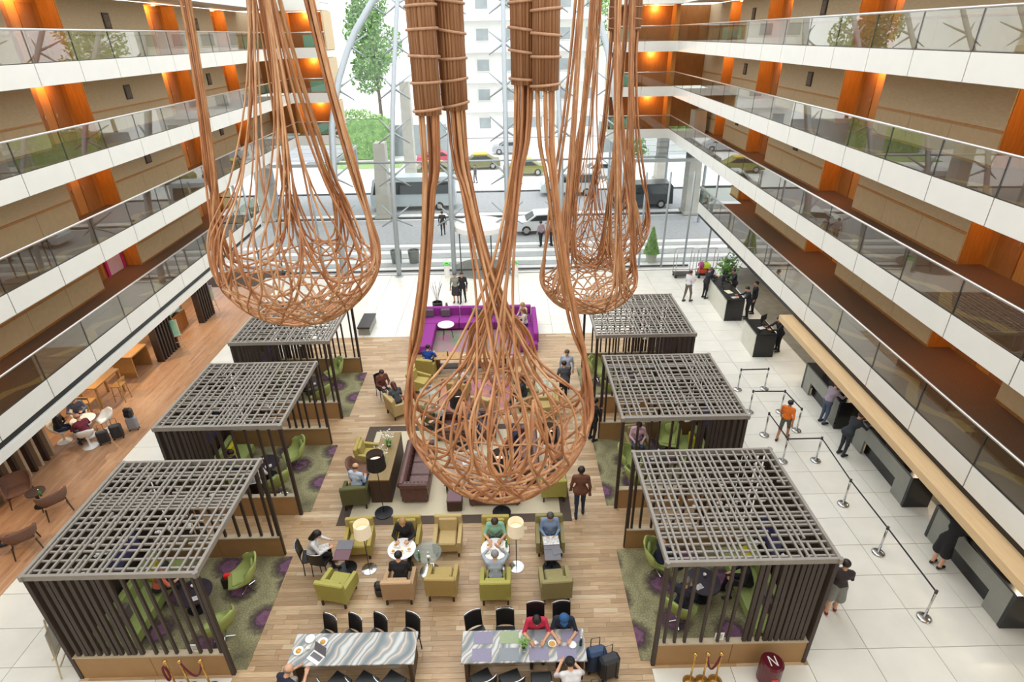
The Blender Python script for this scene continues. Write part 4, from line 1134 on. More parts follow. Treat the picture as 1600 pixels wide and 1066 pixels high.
@proto
def brass_post():
    t = T('rope_post')
    MB().lathe([(0, 0), (0.15, 0), (0.15, 0.02), (0.05, 0.06), (0, 0.06)], 20).build('base', M_brass, t, smooth=True)
    MB().lathe([(0.02, 0.05), (0.02, 0.9)], 10).build('pole', M_brass, t, smooth=True)
    MB().ball((0, 0, 0.95), 0.045, 12).build('finial', M_brass, t, smooth=True)
    return t
@proto
def suitcase():
    t = T('suitcase')
    m = M_suit
    MB().box((0, 0, 0.38), (0.44, 0.26, 0.62), ch=0.06).build('shell', m, t)
    for e in (-1, 1): MB().box((e * 0.12, -0.135, 0.38), (0.03, 0.02, 0.56)).build('rib', m, t)
    h = MB(); h.tube([(-0.1, 0.1, 0.68), (-0.1, 0.1, 0.92), (0.1, 0.1, 0.92), (0.1, 0.1, 0.68)], 0.012, 6); h.build('pull_handle', M_dark, t)
    for ex in (-1, 1):
        for ey in (-1, 1): MB().ball((ex * 0.17, ey * 0.09, 0.035), 0.035, 8).build('wheel', M_tyre, t)
    return t
# ================================================================== people: one continuous body surface grown from a posed skeleton
def surface_nets(F, org, h):
    nx, ny, nz = F.shape
    S = F < 0
    c = np.zeros((nx - 1, ny - 1, nz - 1, 3)); cnt = np.zeros((nx - 1, ny - 1, nz - 1))
    cor = [(i, j, k) for i in (0, 1) for j in (0, 1) for k in (0, 1)]
    def sub(A, o): return A[o[0]:nx - 1 + o[0], o[1]:ny - 1 + o[1], o[2]:nz - 1 + o[2]]
    for a in cor:
        for ax in range(3):
            if a[ax]: continue
            b = list(a); b[ax] = 1; b = tuple(b)
            fa, fb = sub(F, a), sub(F, b); x = sub(S, a) != sub(S, b)
            t = np.where(x, fa / np.where(np.abs(fa - fb) < 1e-12, 1, fa - fb), 0)
            for d in range(3):
                c[..., d] += np.where(x, a[d] + (t if d == ax else 0), 0)
            cnt += x
    act = cnt > 0
    idx = -np.ones(act.shape, int); idx[act] = np.arange(act.sum())
    g = np.argwhere(act)
    V = (g + c[act] / cnt[act][:, None]) * h + np.array(org)
    Q = []
    for ax in range(3):
        u, v = (ax + 1) % 3, (ax + 2) % 3
        sl = [slice(None)] * 3; sl2 = [slice(None)] * 3
        sl[ax] = slice(0, -1); sl2[ax] = slice(1, None)
        for k in (u, v): sl[k] = slice(1, -1); sl2[k] = slice(1, -1)
        A, B = S[tuple(sl)], S[tuple(sl2)]
        e = np.argwhere(A != B)
        if len(e) == 0: continue
        inv = A[tuple(e.T)]
        e = e.copy(); e[:, u] += 1; e[:, v] += 1
        du = np.zeros(3, int); du[u] = 1; dv = np.zeros(3, int); dv[v] = 1
        q = [idx[tuple((e - a).T)] for a in (du + dv, dv, du * 0, du)]
        q = np.stack(q, 1)
        q[~inv] = q[~inv][:, ::-1]
        Q.append(q)
    return V, np.concatenate(Q)

def sd_capsules(prims, pad, h, k=0.03):
    """prims: (a, b, ra, rb, tag, blend). smooth union on a grid; also the nearest tag"""
    pts = np.array([p[i] for p in prims for i in (0, 1)]); rm = max(max(p[2], p[3]) for p in prims)
    lo = pts.min(0) - rm - pad; hi = pts.max(0) + rm + pad
    n = np.ceil((hi - lo) / h).astype(int) + 1
    ax = [lo[i] + h * np.arange(n[i]) for i in range(3)]
    G = np.stack(np.meshgrid(*ax, indexing='ij'), -1)
    F = np.full(G.shape[:3], 9.0)
    for a, b, ra, rb, tg, sx in prims:
        a, b = np.array(a, float), np.array(b, float)
        m0 = np.minimum(a, b) - max(ra, rb) * max(1, sx) - 0.10; m1 = np.maximum(a, b) + max(ra, rb) * max(1, sx) + 0.10
        i0 = np.maximum(0, np.floor((m0 - lo) / h).astype(int)); i1 = np.minimum(n, np.ceil((m1 - lo) / h).astype(int) + 1)
        s_ = tuple(slice(i0[d], i1[d]) for d in range(3))
        P = G[s_] - a; ba = b - a; L = ba.dot(ba) + 1e-9
        t = np.clip((P @ ba) / L, 0, 1)
        d = np.linalg.norm(P - t[..., None] * ba, axis=-1) - (ra + (rb - ra) * t)
        f = F[s_]
        hh = np.clip(0.5 + 0.5 * (f - d) / k, 0, 1)
        F[s_] = f * (1 - hh) + d * hh - k * hh * (1 - hh)
    return F, lo

def tag_of(V, prims):
    best = np.full(len(V), 9.0); T_ = np.zeros(len(V), int)
    for a, b, ra, rb, tg, sx in prims:
        a, b = np.array(a, float), np.array(b, float); ba = b - a
        t = np.clip(((V - a) @ ba) / (ba.dot(ba) + 1e-9), 0, 1)
        d = np.linalg.norm(V - a - t[:, None] * ba, axis=1) - (ra + (rb - ra) * t)
        m = d < best; best[m] = d[m]; T_[m] = tg
    return T_

# ---- canonical head (origin at the base of the skull / top of neck, facing +y), hands, hair and cap
def make_head():
    h = 0.0095
    pr = [((0, 0.005, 0.115), (0, -0.012, 0.125), 0.088, 0.090, 0, 1), ((0, 0.035, 0.055), (0, 0.05, 0.035), 0.058, 0.045, 0, 1),
          ((0, 0.098, 0.085), (0, 0.112, 0.068), 0.010, 0.014, 0, 1), ((0, 0.086, 0.108), (0, 0.1, 0.08), 0.012, 0.012, 0, 1),
          ((-0.083, 0.0, 0.105), (-0.087, -0.01, 0.075), 0.016, 0.011, 0, 1), ((0.083, 0.0, 0.105), (0.087, -0.01, 0.075), 0.016, 0.011, 0, 1),
          ((-0.04, 0.078, 0.116), (0.04, 0.078, 0.116), 0.013, 0.013, 0, 1), ((-0.018, 0.086, 0.04), (0.018, 0.086, 0.04), 0.011, 0.011, 0, 1),
          ((0, -0.005, -0.06), (0, 0.0, 0.03), 0.052, 0.055, 0, 1)]
    F, lo = sd_capsules(pr, 0.02, h, 0.018)
    V, Q = surface_nets(F, lo, h)
    C = V[Q].mean(1); T_ = np.zeros(len(Q), int)
    for e in (-1, 1):
        T_[np.linalg.norm((C - np.array([e * 0.034, 0.088, 0.098])) * np.array([1, 1, 1.5]), axis=1) < 0.016] = 5
    T_[np.linalg.norm((C - np.array([0, 0.098, 0.04])) * np.array([0.6, 1, 2.0]), axis=1) < 0.017] = 6
    return V, Q, T_
HEAD = make_head()
def make_hair(style):
    h = 0.011
    big = [((0, 0.0, 0.125), (0, -0.02, 0.13), 0.098, 0.099, 0, 1)]
    if style == 'long': big += [((0, -0.07, 0.12), (0, -0.085, -0.10), 0.07, 0.05, 0, 1), ((-0.07, -0.03, 0.1), (-0.075, -0.03, -0.09), 0.035, 0.028, 0, 1), ((0.07, -0.03, 0.1), (0.075, -0.03, -0.09), 0.035, 0.028, 0, 1)]
    if style == 'bun': big += [((0, -0.12, 0.13), (0, -0.13, 0.12), 0.04, 0.04, 0, 1)]
    F, lo = sd_capsules(big, 0.03, h, 0.02)
    n = F.shape; ax = [lo[i] + h * np.arange(n[i]) for i in range(3)]
    X, Y, Z = np.meshgrid(*ax, indexing='ij')
    # keep only the cap: behind the ears and above the brow
    lim = np.where(Y > 0.02, 0.145 + 0.25 * (Y - 0.05) * 0 - Z, np.where(style == 'long', -0.2, 0.05 + np.maximum(0, Y + 0.03) * 1.6) - Z)
    F = np.maximum(F, lim + 0.0)
    if style == 'bald': F = np.maximum(F, Z - 0.115)
    V, Q = surface_nets(F, lo, h)
    return V, Q
HAIR = {s_: make_hair(s_) for s_ in ('short', 'long', 'bun', 'bald')}
def make_hand():
    h = 0.0055; pr = [((-0.022, 0, 0.0), (-0.026, 0, -0.075), 0.017, 0.016, 0, 1), ((0.022, 0, 0.0), (0.026, 0, -0.075), 0.017, 0.016, 0, 1), ((0, 0, 0.02), (0, 0, -0.075), 0.02, 0.018, 0, 1)]
    for q, (x, L) in enumerate(((-0.032, 0.062), (-0.011, 0.078), (0.011, 0.072), (0.031, 0.054))):
        a = (x, 0, -0.078); b = (x * 1.12, 0.010, -0.078 - L * 0.5); c = (x * 1.15, 0.032, -0.078 - L * 0.92)
        pr += [(a, b, 0.0092, 0.0085, 0, 1), (b, c, 0.0085, 0.007, 0, 1)]
    pr += [((-0.025, 0.006, -0.02), (-0.052, 0.024, -0.05), 0.013, 0.0105, 0, 1), ((-0.052, 0.024, -0.05), (-0.055, 0.034, -0.082), 0.0105, 0.008, 0, 1)]
    F, lo = sd_capsules(pr, 0.012, h, 0.006)
    return surface_nets(F, lo, h)
HAND = make_hand()

SKINS = {'light': 'd8a585', 'tan': 'b98160', 'brown': '7d5138', 'pale': 'e3b89c'}
def pm(name, c, rough=0.8): return mat('cloth_' + c if name == 'cloth' else name + '_' + c, c, rough, var=0.15, scale=14, bump=0.1)

def rot_to(d):      # matrix turning -z to direction d, palm side roughly facing inward
    d = Vector(d).normalized(); q = Vector((0, 0, -1)).rotation_difference(d); return q.to_matrix()

_hairm = {}
def person(label, x, y, face, pose='stand', top='333333', bottom='2c3440', shoes='222222', skin='light', hair='short', haircol='2b1d15', long_sleeve=True, skirt=False,
           z=0.008, h=1.0, arms='down', lean=0.0, cap=None, look=0.15, stride=0.0, group=None, shorts=False, jacket=None):
    """face: heading in degrees, 0 looks along +Y, 90 along -X (counter-clockwise)"""
    # --- skeleton (metres, facing +y)
    ln = math.radians(lean)
    sit = pose == 'sit'
    hipz = 0.54 if sit else 0.92
    def tor(dz, dy=0.0, dx=0.0):        # point on the torso line above the hips
        return (dx, dz * math.sin(ln) + dy * math.cos(ln), hipz + dz * math.cos(ln) - dy * math.sin(ln))
    pr = []
    sk, sh, tr, so = 0, 1, 2, 3
    pr += [((-0.075, 0, hipz), (0.075, 0, hipz), 0.115, 0.115, tr, 1)]
    pr += [(tor(0.08), tor(0.26, 0.015), 0.125, 0.13, sh, 1), (tor(0.10, 0, -0.05), tor(0.10, 0, 0.05), 0.115, 0.115, sh, 1)]
    pr += [(tor(0.36, 0.01, -0.085), tor(0.36, 0.01, 0.085), 0.118, 0.118, sh, 1), (tor(0.47, -0.01, -0.15), tor(0.47, -0.01, 0.15), 0.07, 0.07, sh, 1)]
    pr += [(tor(0.50), tor(0.60, 0.015), 0.056, 0.052, sk, 1)]
    cm = tr if not shorts else sk
    for e in (-1, 1):
        st = stride * e
        if sit:
            hip = (e * 0.09, 0.02, hipz - 0.01); kn = (e * 0.12, 0.44, hipz + 0.0); an = (e * 0.12, 0.47 + 0.05 * e, 0.09)
        else:
            hip = (e * 0.09, 0, hipz); kn = (e * 0.095, 0.28 * st + 0.03, 0.48); an = (e * 0.10, 0.42 * st - 0.02, 0.09 + 0.05 * max(0, -st))
        tc = so + 1 if False else tr
        pr += [(hip, kn, 0.088, 0.062, tr, 1), (kn, an, 0.058, 0.042, cm if not skirt else sk, 1)]
        pr += [((an[0], an[1] - 0.04, 0.045), (an[0] + 0.015 * e, an[1] + 0.15, 0.04), 0.045, 0.038, so, 1)]
        # arms
        S_ = Vector(tor(0.46, 0, e * 0.19))
        if arms == 'down': E_ = S_ + Vector((e * 0.06, -0.03 - 0.12 * st, -0.28)); W_ = E_ + Vector((e * 0.01, 0.07 - 0.15 * st, -0.25))
        elif arms == 'table': E_ = S_ + Vector((e * 0.09, 0.14, -0.22)); W_ = E_ + Vector((-e * 0.13, 0.21, 0.02))
        elif arms == 'lap': E_ = S_ + Vector((e * 0.06, 0.05, -0.27)); W_ = E_ + Vector((-e * 0.12, 0.21, -0.04))
        elif arms == 'phone': E_ = S_ + Vector((e * 0.05, 0.08, -0.26)); W_ = E_ + Vector((-e * 0.13, 0.17, 0.14))
        elif arms == 'counter': E_ = S_ + Vector((e * 0.06, 0.20, -0.20)); W_ = E_ + Vector((-e * 0.08, 0.24, 0.0))
        elif arms == 'head': E_ = S_ + Vector((e * 0.12, 0.22, 0.02)); W_ = E_ + Vector((-e * 0.20, 0.03, 0.20)) if e > 0 else E_ + Vector((0.13, 0.2, -0.02))
        elif arms == 'hold':
            E_ = S_ + Vector((e * 0.05, 0.02, -0.27)); W_ = E_ + Vector((-e * 0.10, 0.22, 0.02)) if e > 0 else E_ + Vector((0, 0.07, -0.24))
        pr += [(tuple(S_), tuple(E_), 0.055, 0.043, sh, 1), (tuple(E_), tuple(W_), 0.043, 0.031, sh if long_sleeve else sk, 1)]
        if e < 0: hl = (W_, (W_ - E_).normalized())
        else: hr = (W_, (W_ - E_).normalized())
    if skirt:
        for e in (-1, 1):
            b = (e * 0.10, 0.40, hipz - 0.03) if sit else (e * 0.10, 0.0, 0.52)
            pr += [((e * 0.06, 0, hipz), b, 0.125, 0.135, tr, 1)]
    if jacket:      # flared lower hem
        pr += [((-0.08, -0.01, hipz + 0.0), (0.08, -0.01, hipz + 0.0), 0.135, 0.135, sh, 1)]
    F, lo = sd_capsules(pr, 0.04, 0.0215, 0.035)
    V, Q = surface_nets(F, lo, 0.0215)
    T_ = tag_of(V[Q].mean(1), pr)
    vs, qs, ts = [V], [Q], [T_]; off = len(V)
    # head
    Rh = Matrix.Rotation(-look - ln * 0.6, 3, 'X'); hp = Vector(tor(0.575, 0.012))
    Rn = np.array(Rh); Vh = HEAD[0] @ Rn.T + np.array(hp)
    vs.append(Vh); qs.append(HEAD[1] + off); ts.append(HEAD[2]); off += len(Vh)
    for (W_, d), mirror in ((hl, -1), (hr, 1)):
        R_ = np.array(rot_to(d)); P = HAND[0] * np.array([mirror, 1, 1])
        P = P @ R_.T + np.array(W_ + d * 0.02)
        q = HAND[1] if mirror > 0 else HAND[1][:, ::-1]
        vs.append(P); qs.append(q + off); ts.append(np.zeros(len(q), int)); off += len(P)
    V = np.concatenate(vs); Q = np.concatenate(qs); T_ = np.concatenate(ts)
    me = bpy.data.meshes.new('person')
    me.from_pydata(V.tolist(), [], Q.tolist())
    ms = [mat('skin_' + skin, SKINS[skin], 0.55, var=0.08, scale=10), pm('cloth', top), pm('cloth', bottom), pm('shoe', shoes, 0.5), pm('cloth', bottom), mat('eye_dark', '241a16', 0.3), mat('lip_' + skin, '9d5a50', 0.5)]
    for m in ms: me.materials.append(m)
    me.polygons.foreach_set('material_index', T_.tolist())
    me.polygons.foreach_set('use_smooth', [True] * len(me.polygons)); me.update()
    o = put('person', me, None, (x, y, z), math.radians(face))
    o.scale = (h, h, h)
    tag(o, label, 'person', group)
    if hair:
        key = (hair, haircol)
        if key not in _hairm:
            hm = bpy.data.meshes.new('hair'); hm.from_pydata(HAIR[hair][0].tolist(), [], HAIR[hair][1].tolist()); hm.materials.append(mat('hair_' + haircol, haircol, 0.5, var=0.3, scale=40, stretch=(3, 3, 0.5)))
            hm.polygons.foreach_set('use_smooth', [True] * len(hm.polygons)); _hairm[key] = hm
        ho = put('hair', _hairm[key], o); ho.matrix_local = Matrix.Translation(hp) @ Rh.to_4x4()
    if cap:
        b = MB().lathe([(0.108, 0.115), (0.108, 0.14), (0.095, 0.185), (0.06, 0.222), (0, 0.235)], 18, c=(0, -0.01, 0))
        b.add([(0.09 * math.sin(a), 0.06 + 0.10 * math.cos(a) + dy, 0.128 - 0.02 * math.cos(a)) for dy in (0, 0.0) for a in ()] or [], [])
        P = [[(w * u, 0.075 + f * (1 - 0.5 * u * u), 0.128 - 0.015 * f / 0.1 - 0.02 * u * u) for u in (-1, -.5, 0, .5, 1)] for w, f in ((0.085, 0.0), (0.085, 0.06), (0.065, 0.105))]
        g = solid_grid(P, 0.006); b.add(g.v, g.f)
        co = b.build('cap', pm('cloth', cap), o, smooth=True); co.matrix_local = Matrix.Translation(hp) @ Rh.to_4x4()
    return o
# ================================================================== marble tables, seats and diners
def marble_mat():
    m = bpy.data.materials.new('wavy_marble'); m.use_nodes = True
    n = m.node_tree.nodes; l = m.node_tree.links; b = n['Principled BSDF']; b.inputs['Roughness'].default_value = 0.18
    tc = n.new('ShaderNodeTexCoord'); mp = n.new('ShaderNodeMapping'); mp.inputs['Rotation'].default_value = (0, 0, 0.5)
    w = n.new('ShaderNodeTexWave'); w.inputs['Scale'].default_value = 0.75; w.inputs['Distortion'].default_value = 12.0; w.inputs['Detail'].default_value = 3; w.inputs['Detail Scale'].default_value = 0.7
    l.new(tc.outputs['Object'], mp.inputs[0]); l.new(mp.outputs[0], w.inputs['Vector'])
    rp = n.new('ShaderNodeValToRGB'); e = rp.color_ramp.elements
    st = [(0.0, '6f7a7d'), (0.22, '8f9494'), (0.38, 'a89c90'), (0.5, 'cdc4b5'), (0.62, 'a79c92'), (0.8, '7e8c90'), (1.0, 'c9c8c2')]
    while len(e) < len(st): e.new(0.5)
    for i, (p, c) in enumerate(st): e[i].position = p; e[i].color = lin(c)
    l.new(w.outputs['Fac'], rp.inputs[0]); l.new(rp.outputs[0], b.inputs['Base Color'])
    return m
M_marble = marble_mat()
M_tbase = mat('table_base_wood', '4a372b', 0.5, var=0.2, scale=4)
def marble_table(x0, x1, y0, y1, label):
    t = thing('marble_table', label, 'table', ((x0 + x1) / 2, (y0 + y1) / 2, 0.008))
    w, d = x1 - x0, y1 - y0
    MB().box((0, 0, 0.735), (w, d, 0.04), ch=0.006).build('table_top', M_marble, t)
    MB().box((0, 0, 0.70), (w - 0.06, d - 0.06, 0.03)).build('apron', M_tbase, t)
    for e in (-1, 1): MB().box((e * (w / 2 - 0.1), 0, 0.345), (0.08, d - 0.12, 0.69), ch=0.005).build('end_panel', M_tbase, t)
    return t
marble_table(-4.88, -2.18, 7.68, 8.44, 'long table with wavy grey marble top before the cafe side pavilion')
marble_table(-1.18, 1.5, 7.66, 8.42, 'long marble table set with placemats where three men sit')
CH = 'black dining chairs at the marble tables'
for k, (x, a) in enumerate(((-4.33, -30), (-3.77, -32), (-3.2, -33), (-2.46, -30))):
    place('dining_chair', x, 8.46, math.radians(a), '%s black chair along the far side of the wavy marble table' % ('first', 'second', 'third', 'last')[k], 'chair', CH)
for k, (x, a) in enumerate(((-3.78, 150), (-3.2, 152), (-2.62, 150))):
    place('dining_chair', x, 7.46, math.radians(a), '%s black chair along the near side of the wavy marble table' % ('first', 'second', 'third')[k], 'chair', CH)
place('dining_chair', -4.82, 7.02, math.radians(-150), 'black chair under the man typing on the laptop', 'chair', CH)
for k, (x, y, a, lb) in enumerate(((-0.86, 8.48, 25, 'black chair turned aside at the far end of the placemat table'), (-0.24, 8.5, 0, 'black chair with a bag hanging on it at the placemat table'), (0.46, 8.66, 0, 'black chair under the man in the red shirt'), (1.08, 8.66, 4, 'black chair under the man in the navy shirt and blue cap'),
                             (-0.72, 7.46, 208, 'empty black chair nearest the corner on the near side of the placemat table'), (-0.12, 7.44, 200, 'middle empty black chair on the near side of the placemat table'), (0.52, 7.4, 182, 'black chair beside the man in the white shirt'), (1.12, 6.98, 180, 'black chair under the man in the white shirt'))):
    place('dining_chair', x, y, math.radians(a), lb, 'chair', CH)
person('man in red shirt looking at his phone at the placemat table', 0.46, 8.64, 180, 'sit', 'c92b4b', '2f3440', hair='short', haircol='1d1512', long_sleeve=False, arms='table', lean=22, look=0.5, z=0.03)
person('man in navy shirt and blue cap writing at the placemat table', 1.08, 8.64, 176, 'sit', '1f2638', '2f3440', hair='short', haircol='2a2220', long_sleeve=False, arms='table', lean=20, look=0.45, cap='2b5c92', z=0.03)
person('man in white shirt and black cap leaning on the placemat table', 1.12, 7.02, 5, 'sit', 'dfdcdc', '33312f', hair='short', haircol='1d1512', long_sleeve=False, arms='table', lean=30, look=0.3, cap='1d1b1f', z=0.03)
person('balding man in dark shirt typing on a laptop at the marble table corner', -4.8, 7.08, -30, 'sit', '23253a', 'b9b8ae', hair='bald', haircol='8a7a68', long_sleeve=False, arms='table', lean=26, look=0.35, z=0.03)
# things on the tables
M_matv = mat('violet_placemat', '8f8aa0', 0.8, var=0.1, scale=40); M_matg = mat('sage_placemat', '9aa886', 0.8, var=0.1, scale=40); M_mats = mat('grey_placemat', '8b9196', 0.8, var=0.1, scale=40)
TZ = 0.763
def placemat(x, y, m, label): tag(MB().box((0, 0, 0.003), (0.42, 0.30, 0.006), ch=0.002).build('placemat', m, loc=(x, y, TZ)), label, 'placemat', 'placemats on the marble table')
placemat(-0.72, 8.24, M_matv, 'violet placemat before the chair turned aside'); placemat(-0.15, 8.24, M_matg, 'sage green placemat before the chair with the bag')
placemat(-0.74, 7.84, M_matv, 'violet placemat at the near corner of the table'); placemat(-0.16, 7.84, M_mats, 'grey placemat in the middle of the near side'); placemat(0.48, 7.84, M_matv, 'violet placemat beside the potted plant'); placemat(0.62, 8.26, M_mats, 'grey placemat before the man in red'); placemat(1.22, 8.24, M_matv, 'violet placemat before the man in navy'); placemat(1.08, 7.86, M_matv, 'violet placemat before the man in white')
M_china = mat('white_china', 'f1efe9', 0.25); M_food = mat('yellow_food', 'd9b24e', 0.7, c2='b5793a', scale=30); M_green = mat('bottle_green', '3f8a4a', 0.2); M_paper = mat('newsprint', 'e4e2dc', 0.8, c2='a9a8a6', scale=25); M_amber = mat('amber_drink', 'c98f3a', 0.2)
def plate(x, y, z, label, r=0.11, food=True):
    t = thing('plate', label, 'plate', (x, y, z))
    MB().lathe([(0, 0.002), (r * 0.6, 0.002), (r, 0.02), (r, 0.025), (r * 0.62, 0.01), (0, 0.01)], 18).build('dish', M_china, t, smooth=True)
    if food: MB().ball((0, 0, 0.018), r * 0.55, 10, sz=0.35).build('food', M_food, t, smooth=True)
def bowl_(x, y, z, label, m): 
    t = thing('bowl', label, 'bowl', (x, y, z))
    MB().lathe([(0.0, 0), (0.05, 0.0), (0.09, 0.05), (0.085, 0.05), (0.05, 0.012), (0, 0.012)], 16).build('dish', M_china, t, smooth=True)
    MB().lathe([(0, 0.035), (0.075, 0.035), (0.0, 0.045)], 14).build('contents', m, t)
def bottle(x, y, z, label, m=None, h=0.24):
    t = thing('bottle', label, 'bottle', (x, y, z))
    MB().lathe([(0, 0), (0.032, 0), (0.034, h * 0.55), (0.013, h * 0.75), (0.013, h), (0, h)], 12).build('body', m or M_green, t, smooth=True)
    MB().lathe([(0, h), (0.015, h), (0.015, h + 0.015), (0, h + 0.015)], 10).build('cap', M_china, t)
def cup(x, y, z, label):
    t = thing('cup', label, 'cup', (x, y, z))
    MB().lathe([(0, 0), (0.025, 0), (0.04, 0.07), (0.036, 0.07), (0.022, 0.008), (0, 0.008)], 14).build('body', M_china, t, smooth=True)
    MB().tube([(0.038, 0, 0.055), (0.06, 0, 0.05), (0.058, 0, 0.025), (0.03, 0, 0.02)], 0.005, 6).build('handle', M_china, t)
def laptop(x, y, z, rz, label):
    t = thing('laptop', label, 'laptop', (x, y, z), rz)
    b = MB().box((0, 0, 0.008), (0.33, 0.23, 0.016), ch=0.003).build('base', M_whitep, t)
    MB().box((0, 0.02, 0.0175), (0.28, 0.11, 0.003)).build('keyboard', M_slate, b)
    M = Matrix.Translation((0, 0.15, 0.11)) @ Matrix.Rotation(-0.35, 4, 'X')
    l_ = MB().box((0, 0, 0), (0.33, 0.01, 0.22), M=M).build('lid', M_slate, t)
def paper(x, y, z, rz, label, w=0.3, d=0.22, m=None): tag(MB().box((0, 0, 0.002), (w, d, 0.004)).build('newspaper', m or M_paper, loc=(x, y, z), rz=rz), label, 'newspaper')
laptop(-4.3, 7.86, TZ, -0.55, 'white laptop open before the balding man')
plate(-4.55, 8.3, TZ, 'white plate at the back corner of the wavy marble table', food=False); plate(-4.25, 8.22, TZ, 'plate of yellow food behind the laptop'); plate(-4.72, 8.02, TZ, 'plate of yellow food at the table edge beside the laptop'); cup(-4.52, 8.06, TZ, 'coffee cup among the plates by the laptop')
bowl_(0.78, 8.04, TZ, 'bowl of soup between the man in red and the man in white', M_food); plate(1.22, 8.02, TZ, 'round white saucer before the man in navy', 0.09, False); bottle(1.4, 8.02, TZ, 'dark slim bottle at the end of the placemat table', M_disc); bottle(1.44, 8.18, TZ, 'clear bottle at the corner beside the man in navy', M_china); cup(0.42, 8.06, TZ, 'cup before the man in red')
pp = thing('potted_plant', 'small green plant in a dark pot on the placemat table', 'plant', (0.16, 8.0, TZ))
MB().lathe([(0, 0), (0.04, 0), (0.055, 0.11), (0.045, 0.11), (0.04, 0.09), (0, 0.09)], 12).build('pot', M_black, pp)
leaf_cloud(90, lambda r: (r.gauss(0, 0.06), r.gauss(0, 0.06), 0.14 + abs(r.gauss(0, 0.05))), 0.035, 77).build('foliage', M_leaf, pp)
place('suitcase', 1.74, 7.96, 0.2, 'blue suitcase standing by the end of the placemat table', 'suitcase', 'suitcases by the table', swap={M_suit: mat('blue_suitcase', '2f4668', 0.4, var=0.1, scale=8)})
place('suitcase', 2.00, 7.78, 0.3, 'black ribbed suitcase beside the blue suitcase', 'suitcase', 'suitcases by the table')
place('suitcase', 1.62, 7.18, 0.1, 'small black suitcase behind the man in the white shirt', 'suitcase', 'suitcases by the table', scale=(0.85, 0.85, 0.8))
bg = thing('shoulder_bag', 'black bag hanging over a chair back at the placemat table', 'bag', (-0.24, 8.87, 0.62))
MB().box((0, 0, 0.15), (0.34, 0.1, 0.28), ch=0.035).build('body', M_blackl, bg); MB().tube([(-0.12, 0, 0.28), (-0.08, -0.03, 0.36), (0.08, -0.03, 0.36), (0.12, 0, 0.28)], 0.01, 6).build('strap', M_blackl, bg)

# ================================================================== two rows of armchairs
RW = 'armchairs in the double row behind the marble tables'
place('armchair', -4.22, 11.45, 0.05, 'mustard armchair empty beside the cream floor lamp', 'armchair', RW, {F_lime: F_mustard})
place('armchair', -2.93, 11.48, 0, 'mustard armchair where the blonde woman sits', 'armchair', RW, {F_lime: F_mustard})
place('armchair', -1.80, 11.48, 0, 'empty tan armchair facing the marble tables', 'armchair', RW, {F_lime: F_tan})
place('armchair', -0.5, 11.42, 0, 'mustard armchair where the man in mint sits', 'armchair', RW, {F_lime: F_mustard})
place('armchair', 0.97, 11.42, 0, 'sage green armchair where the man in blue sits', 'armchair', RW, {F_lime: F_green})
place('armchair', -4.43, 10.02, PI - 0.2, 'empty lime armchair turned away near the cafe side pavilion', 'armchair', RW)
place('armchair', -2.88, 10.05, PI, 'beige armchair under the man in black', 'armchair', RW, {F_lime: F_beige})
place('armchair', -1.82, 10.12, PI - 0.04, 'empty golden armchair seen from behind', 'armchair', RW, {F_lime: F_olive})
place('armchair', -0.48, 9.98, PI, 'lime armchair under the grey haired man', 'armchair', RW, {F_lime: F_lime})
place('armchair', 1.0, 9.98, PI + 0.06, 'empty moss green armchair seen from behind', 'armchair', RW, {F_lime: F_green})
person('blonde woman in black eating in a mustard armchair', -2.93, 11.5, 180, 'sit', '201d1f', '1c1c20', hair='long', haircol='a88352', arms='table', lean=14, look=0.4, z=0.02)
person('man in black tee sitting with his back turned in a beige armchair', -2.86, 10.02, 0, 'sit', '1d1c20', '23252c', hair='short', haircol='1d1512', long_sleeve=False, arms='lap', lean=12, look=0.2, z=0.02)
person('man in mint shirt eating in a mustard armchair', -0.5, 11.45, 180, 'sit', '8cc0a8', '4a4c55', hair='short', haircol='33251c', long_sleeve=False, arms='table', lean=14, look=0.45, z=0.02)
person('grey haired man in pale shirt seen from behind in a lime armchair', -0.48, 10.0, 0, 'sit', 'a3adb8', '2d3038', hair='short', haircol='8f8f8e', arms='head', lean=10, look=0.2, z=0.02)
person('man in blue shirt reading a paper in a green armchair', 0.97, 11.46, 180, 'sit', '7f95b8', '3a4152', hair='short', haircol='4b4440', arms='lap', lean=4, look=0.4, z=0.02)
person('woman with long dark hair in a white top by a black chair', -5.33, 10.91, -80, 'sit', 'd9d7d6', '1f1e22', hair='long', haircol='1a1412', arms='table', lean=18, look=0.5, z=0.02)
place('dining_chair', -5.35, 10.91, math.radians(102), 'black chair under the woman with long dark hair', 'chair', CH)
place('dining_chair', -5.05, 10.80, math.radians(170), 'black chair pulled out beside the square side table', 'chair', CH)
paper(-5.0, 10.93, 0.74, 0.3, 'newspaper held open by the woman with long dark hair')
place('disc_side_table', -4.45, 10.87, 0.0, 'side table with slate and plum top beside the lime armchair', 'table')
place('disc_side_table', 0.98, 10.72, 0.0, 'side table with papers before the man in blue', 'table', swap={M_plum: M_slate})
place('round_glass_table', -2.24, 10.72, 0, 'round glass table between two tan armchairs', 'table')
bottle(-2.43, 10.53, 0.73, 'green bottle on the round glass table'); cup(-2.20, 10.52, 0.73, 'white cup on the round glass table')
place('round_glass_table', -2.93, 10.85, 0, 'round table crowded with dishes before the blonde woman', 'table', swap={M_tglass: M_china})
place('round_glass_table', -0.5, 10.78, 0, 'round table crowded with dishes before the man in mint', 'table', swap={M_tglass: M_china})
